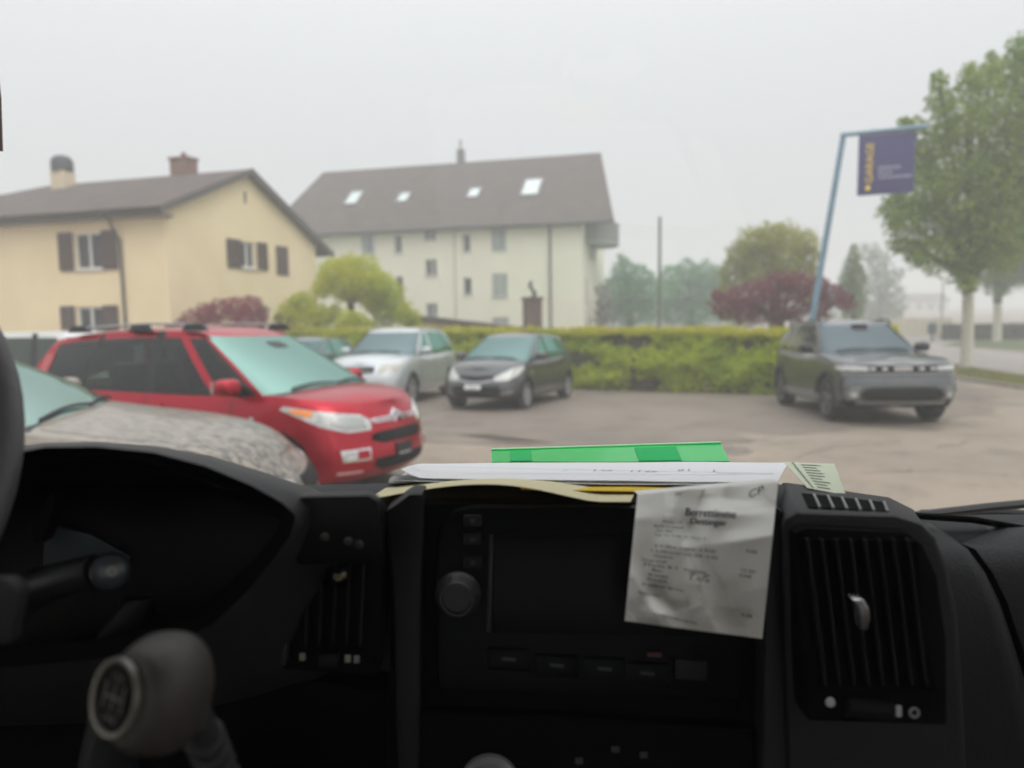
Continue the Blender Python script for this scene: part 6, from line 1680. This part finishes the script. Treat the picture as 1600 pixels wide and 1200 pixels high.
m = MB(); m.box((-1.03, -1.1, 2.36), (1.03, .68, 2.42)); V_(m.build('roof', HL, None, bevel=.01))
m = MB(); m.box((-1.05, -1.1, .62), (1.05, 1.35, .66)); V_(m.build('floor', PLD, None))
for s in (-1, 1):
    m = MB()
    def bx2(y0, y1, z0, z1): m.box((s*1.07-.03, y0, z0), (s*1.07+.03, y1, z1))
    bx2(-1.1, 1.3, .66, 1.36); bx2(-1.1, -.95, 1.36, 2.36); bx2(-.95, .45, 2.26, 2.36)
    door = V_(m.build('door', PLD, None))
    m = MB(); m.box((s*1.07-.004, -.95, 1.36), (s*1.07+.004, .9, 2.26)); o = m.build('door_glass', thin_glass('windscreen glass', (.97, .972, .962), 1.33), None); o.parent = door
    m = MB(); m.tube([(s*1.075, 1.36, 1.37), (s*1.0, .66, 2.36)], .035, 8); V_(m.build('windscreen_pillar', PL, None, smooth=True))
    m = MB(); m.lathe([(.001, 0), (.22, .02), (.24, .28), (.22, .46), (.001, .5)], (s*.5, -.25, .85), (0, 0, 1), 8); 
m = MB(); m.box((-1.1, -1.16, .62), (1.1, -1.1, 1.25)); m.box((-1.1, -1.16, 1.25), (-.95, -1.1, 2.42)); m.box((.95, -1.16, 1.25), (1.1, -1.1, 2.42)); m.box((-.95, -1.16, 2.3), (.95, -1.1, 2.42))
rbk = V_(m.build('rear_bulkhead', HL, None)); m = MB(); m.box((-.95, -1.135, 1.25), (.95, -1.125, 2.3)); o = m.build('added_rear_pane', thin_glass('windscreen glass', (.97, .972, .962), 1.33), None); o.parent = rbk  # glazed opening added in the unseen bulkhead to light the receipt
m = MB(); m.box((-1.0, .66, 2.30), (1.0, .70, 2.36)); V_(m.build('header_rail', HL, None))
# small brown tassel-like strip at the left edge (end of a hanging strap)
m = MB(); m.tube([aty(-8, 90, .80), aty(-6, 150, .80), aty(-5, 234, .80)], [.003, .007, .0085], 10, flat=.5); V_(m.build('hanging_strap', mat('brown strap', (.10, .06, .05), .8), None, smooth=True))

# ================================================================ papers on the dashboard
def paper_mat(n, c, tr=.25, r=.7): return mat(n, c, r, trans=tr, spec=.2)
def wv(x, y, a=.002, s=9, o=0): return a*noise.noise(Vector((x*s, y*s, o)))
def quad_sheet(name, c, nu, nv, m, label, cat, thick=.0004, warp=.002, seed=0, prof=None, group=None):
    """a sheet through four world corners (near-left, near-right, far-right, far-left), gently waved"""
    c = [Vector(p) for p in c]; o = (c[0]+c[1]+c[2]+c[3])/4; P = []
    for i in range(nu+1):
        row = []
        for j in range(nv+1):
            u, v = i/nu, j/nv; p = c[0].lerp(c[1], u).lerp(c[3].lerp(c[2], u), v)
            dz = wv(p.x, p.y, warp, 9, seed)
            if prof: dz += prof(u, v)
            row.append(p+Vector((0, 0, dz))-o)
        P.append(row)
    ob = grid_mesh(P, name, m, None, thick=thick); ob.location = o
    tag(ob, label, cat, group); ob['_c'] = 0; del ob['_c']
    def on(u, v, d=.0006):
        p = c[0].lerp(c[1], u).lerp(c[3].lerp(c[2], u), v); dz = wv(p.x, p.y, warp, 9, seed)+(prof(u, v) if prof else 0)
        return p+Vector((0, 0, dz+d))-o
    return ob, on
WHITEP = paper_mat('white paper', (.80, .80, .81)); CREAM = paper_mat('cream envelope', (.72, .66, .44)); YEL = paper_mat('yellow folder card', (.66, .46, .03), .15)
GRN = mat('green plastic folder', (.05, .72, .20), .25, trans=.45, spec=.5, coat=.3)
PALE = paper_mat('pale green form', (.62, .66, .52))
INK = mat('grey ink', (.16, .16, .18), .8); INKD = mat('dark ink', (.05, .05, .055), .8)
def D3(px, py, Y, dz=0): p = aty(px, py, Y); p.z += dz; return p
# cream envelope lowest, its front corner hanging over the console at the left
quad_sheet('envelope', [D3(575, 780, .70), D3(985, 784, .672), D3(1010, 740, .87), D3(640, 738, .87)], 26, 12, CREAM, 'cream envelope lying lowest in the pile, its front edge drooping over the console', 'envelope', warp=.002, seed=3,
           prof=lambda u, v: .016*math.sin(math.pi*min(1, u*1.15))**1.2*(1-v))
quad_sheet('yellow_folder', [D3(815, 764, .715), D3(1095, 770, .705), D3(1110, 745, .86), D3(800, 744, .86)], 20, 10, YEL, 'yellow card folder under the white sheets, above the receipt', 'folder', warp=.0015, seed=5)
quad_sheet('yellow_folder', [D3(576, 779, .762), D3(660, 762, .755), D3(700, 745, .86), D3(622, 748, .86)], 10, 6, mat('olive yellow card', (.42, .36, .04), .7), 'small olive-yellow corner of card at the left end of the pile', 'folder', warp=.001, seed=6)
ws, on = quad_sheet('paper_sheet', [D3(612, 747, .765), D3(1215, 753, .748), D3(1232, 722, .93), D3(655, 724, .93)], 40, 12, WHITEP, 'long white top sheet with faint handwriting, spread across the pile', 'paper', warp=.0016, seed=9,
           prof=lambda u, v: .010*math.exp(-((u-.02)/.03)**2)*(1-v)+.006*math.sin(u*math.pi)*0)
quad_sheet('paper_sheet', [D3(610, 751, .760), D3(1150, 758, .744), D3(1190, 735, .90), D3(640, 735, .90)], 30, 8, paper_mat('off white paper', (.70, .70, .70)), 'second white sheet, just showing below the long top sheet', 'paper', warp=.002, seed=12)
# rolled left end
m = MB(); n = 14; vs = []; c = D3(632, 752, .79)
for i in range(n+1):
    a = R(-60+250*i/n)
    for j in range(7):
        t = j/6; p = D3(622+110*t, 752-4*t, .775+.05*t); vs.append(p+Vector((-.010*math.cos(a), .0, .0065*math.sin(a)))*(1-.35*t))
m.add([v-c for v in vs], [(i*7+j, i*7+j+1, (i+1)*7+j+1, (i+1)*7+j) for i in range(n) for j in range(6)])
o = m.build('curled_paper', WHITEP, None, smooth=True, fix=False); o.location = c; tag(o, 'white paper curled into a loop at the left end of the pile', 'paper')
def scribble(on, items, parent, m_):
    mb = MB()
    for (u, v, s, wch) in items:
        vv, f = text_mesh(s, 1, 0); x0, x1 = min(q[0] for q in vv), max(q[0] for q in vv)
        mb.add([on(u+wch*(q[0]-x0)/(x1-x0), v+.12*q[1]*1.0) for q in vv], f)
    o = mb.build('handwriting', m_, None, fix=False); o.parent = parent; return o
scribble(on, [(.42, .45, '/', .006), (.50, .45, 'l cs', .05), (.60, .42, 'i l cc', .07), (.72, .5, 'd l', .03), (.815, .45, 'L', .012), (.83, .36, '____', .07)], ws, INK)
mb = MB()
for v in (.30,): mb.add([on(.02, v), on(.98, v), on(.98, v+.012), on(.02, v+.012)], [(0, 1, 2, 3)])
o = mb.build('ruled_line', INK, None, fix=False); o.parent = ws
fo, on2 = quad_sheet('form_sheet', [D3(1262, 762, .765), D3(1322, 774, .77), D3(1304, 724, .92), D3(1225, 722, .92)], 10, 10, PALE, 'pale green printed form at the right end of the pile, with a dark printed column', 'paper', warp=.001, seed=20)
mb = MB()
for k in range(9):
    mb.add([on2(.30, .08+.1*k), on2(.55+.2*random.random(), .08+.1*k), on2(.55+.2*random.random(), .11+.1*k), on2(.30, .11+.1*k)], [(0, 1, 2, 3)])
mb.add([on2(.14, .02), on2(.18, .02), on2(.18, .98), on2(.14, .98)], [(0, 1, 2, 3)])
o = mb.build('printed_lines', mat('green grey ink', (.20, .22, .16), .8), None, fix=False); o.parent = fo
# green folder standing tilted at the back of the pile
gc = [D3(768, 722, .955), D3(1140, 720, .955), D3(1126, 693, 1.06), D3(768, 704, 1.06)]
go, on3 = quad_sheet('green_folder', gc, 30, 6, GRN, 'translucent bright green plastic folder at the back of the paper pile', 'folder', thick=.0012, warp=.0008, seed=30)
gi, _ = quad_sheet('paper_sheet', [p+Vector((0, .004, -.005)) for p in (gc[0].lerp(gc[1], .02), gc[0].lerp(gc[1], .90), gc[3].lerp(gc[2], .90), gc[3].lerp(gc[2], .02))], 12, 4, paper_mat('grey paper', (.55, .6, .55)), 'papers showing faintly through the green folder', 'paper', warp=.0006, seed=31)
for (a, b) in ((.08, .17), (.62, .80)):
    mb = MB(); mb.add([on3(a, .02, .0007), on3(b, .02, .0007), on3(b, .85, .0007), on3(a, .85, .0007)], [(0, 1, 2, 3)])
    o = mb.build('dark_print', mat('dark green print', (.02, .36, .10), .7, spec=.1), None, fix=False); o.parent = go
mb = MB(); mb.tube([Vector(gc[3])-go.location+Vector((0, 0, .0015)), Vector(gc[2])-go.location+Vector((0, 0, .0015))], .0016, 8); o = mb.build('folder_spine', mat('pale green plastic edge', (.45, .75, .5), .3, coat=.3), None, smooth=True); o.parent = go

# crumpled receipt hanging down over the console
def receipt():
    TL, TR, BR, BL = (996, 772), (1216, 752), (1191, 998), (976, 970)
    Y = .634; creases = []
    rr = random.Random(11)
    for _ in range(15):
        a = rr.uniform(0, math.pi); creases.append((rr.uniform(0, 1), rr.uniform(0, 1), math.cos(a), math.sin(a), rr.uniform(.03, .10)*rr.choice((-1, 1)), rr.uniform(.15, .4)))
    def dep(u, v):
        d = 0
        for cx, cy_, nx, ny, am, rad in creases:
            t = (u-cx)*nx+(v-cy_)*ny; fall = max(0, 1-math.hypot(u-cx, v-cy_)/(rad*2.2)); d += am*(max(0, rad*.5-abs(t)))*fall
        # one strong fold with a pointed facet low right
        t = (u-.55)*.9+(v-.25)*.42; d += .085*max(0, .14-abs(t))*max(0, 1-abs(v-.32)*2.2)
        t = (v-.20)-.35*(u-.6); d += .055*max(0, .10-abs(t))*max(0, 1-abs(u-.55)*1.6)
        d += .05*max(0, .16-u)*.18 + .0016*noise.noise(Vector((u*5, v*5, 2)))
        return d
    cr = aty(1095, 880, Y)
    def S(u, v, off=0):
        # v = 0 bottom .. 1 top edge of the hanging part .. up to 1.15 lying on the pile
        if v <= 1:
            px = (BL[0]*(1-u)+BR[0]*u)*(1-v)+(TL[0]*(1-u)+TR[0]*u)*v; py = (BL[1]*(1-u)+BR[1]*u)*(1-v)+(TL[1]*(1-u)+TR[1]*u)*v
            y = Y-.030*(1-v)+.075*max(0, v-.80)**1.2*2.2
            return aty(px, py, y-dep(u, v)*2.3-off)
        e = S(u, 1); return e+Vector((0, (v-1)*.35, off-.04*(v-1)))
    nu, nv = 60, 76; P = [[S(i/nu, 1.06*j/nv)-cr for j in range(nv+1)] for i in range(nu+1)]
    o = grid_mesh(P, 'receipt', paper_mat('thermal receipt paper', (.80, .79, .75), .2), None, smooth=True, angle=180); o.location = cr
    tag(o, 'crumpled grey-white till receipt hanging over the radio screen', 'receipt')
    def line(s, u0, v0, u1, h, m_, slope=-.10, name='printed_text'):
        v, f = text_mesh(s, 1, 0); x0, x1 = min(q[0] for q in v), max(q[0] for q in v); y0 = min(q[1] for q in v); yh = max(.6, max(q[1] for q in v)-y0)
        return [S(u0+(u1-u0)*(q[0]-x0)/(x1-x0), v0+slope*0+h*(q[1]-y0)/yh+slope*(u1-u0)*(q[0]-x0)/(x1-x0), .0018)-cr for q in v], f
    big = MB()
    for s, a in (('Berrettimme', (.36, .810, .72, .058)), ('Dettinger', (.40, .735, .66, .058))):
        for dx in (0, .003): 
            v, f = line(s, a[0]+dx, a[1], a[2]+dx, a[3], None); big.add(v, f)
    b = big.build('printed_heading', INKD, None, fix=False); b.parent = o; b['kind'] = 'stuff'
    sm = MB()
    L = [('Poststr. 12', .20, .765, .34), ('8500 Frauenf.', .14, .735, .36), ('Tel. 052', .16, .70, .28), ('Rg. Nr 4 08 15 Tisch 3', .16, .665, .52), ('2 Kaffee creme  a 4.50', .16, .585, .60), ('1 x Mineral mit 5dl  4.50', .14, .545, .62),
         ('Gipfeli', .16, .505, .30), ('Total CHF', .08, .475, .26), ('MwSt 8.1  Netto', .10, .44, .55), ('Bar', .16, .40, .24), ('Karte', .14, .365, .28), ('Zurück', .13, .33, .28), ('Es bediente Sie Frau', .10, .29, .40), ('Besten Dank', .08, .225, .24), ('auf Wiedersehen', .20, .07, .52)]
    for s, u0, v0, u1 in L: v, f = line(s, u0, v0, u1, .020, None); sm.add(v, f)
    for s, u0, v0, u1 in (('9.00', .82, .545, .90), ('13.50', .80, .42, .90), ('CHF', .79, .385, .88), ('4.08', .83, .13, .91), ('7.7', .42, .38, .58), ('1.02', .44, .35, .58)): v, f = line(s, u0, v0, u1, .022, None); sm.add(v, f)
    v, f = line('CP', .80, .905, .90, .05, None, slope=.3); sm.add(v, f)
    t = sm.build('printed_text', INKD, None, fix=False); t.parent = o; t['kind'] = 'stuff'
receipt()

# ================================================================ fog
def haze():
    m = bpy.data.materials.new('fog air'); m.use_nodes = True; nt = m.node_tree; nt.nodes.clear()
    o = nt.nodes.new('ShaderNodeOutputMaterial'); p = nt.nodes.new('ShaderNodeVolumePrincipled')
    p.inputs['Color'].default_value = (.95, .955, .95, 1); p.inputs['Density'].default_value = .0068; p.inputs['Anisotropy'].default_value = .0
    nt.links.new(p.outputs[0], o.inputs['Volume'])
    b = MB(); b.box((-430, -80, -1.5), (430, 450, 17)); ob = b.build('haze', m, None); tag(ob, kind='stuff')
haze()
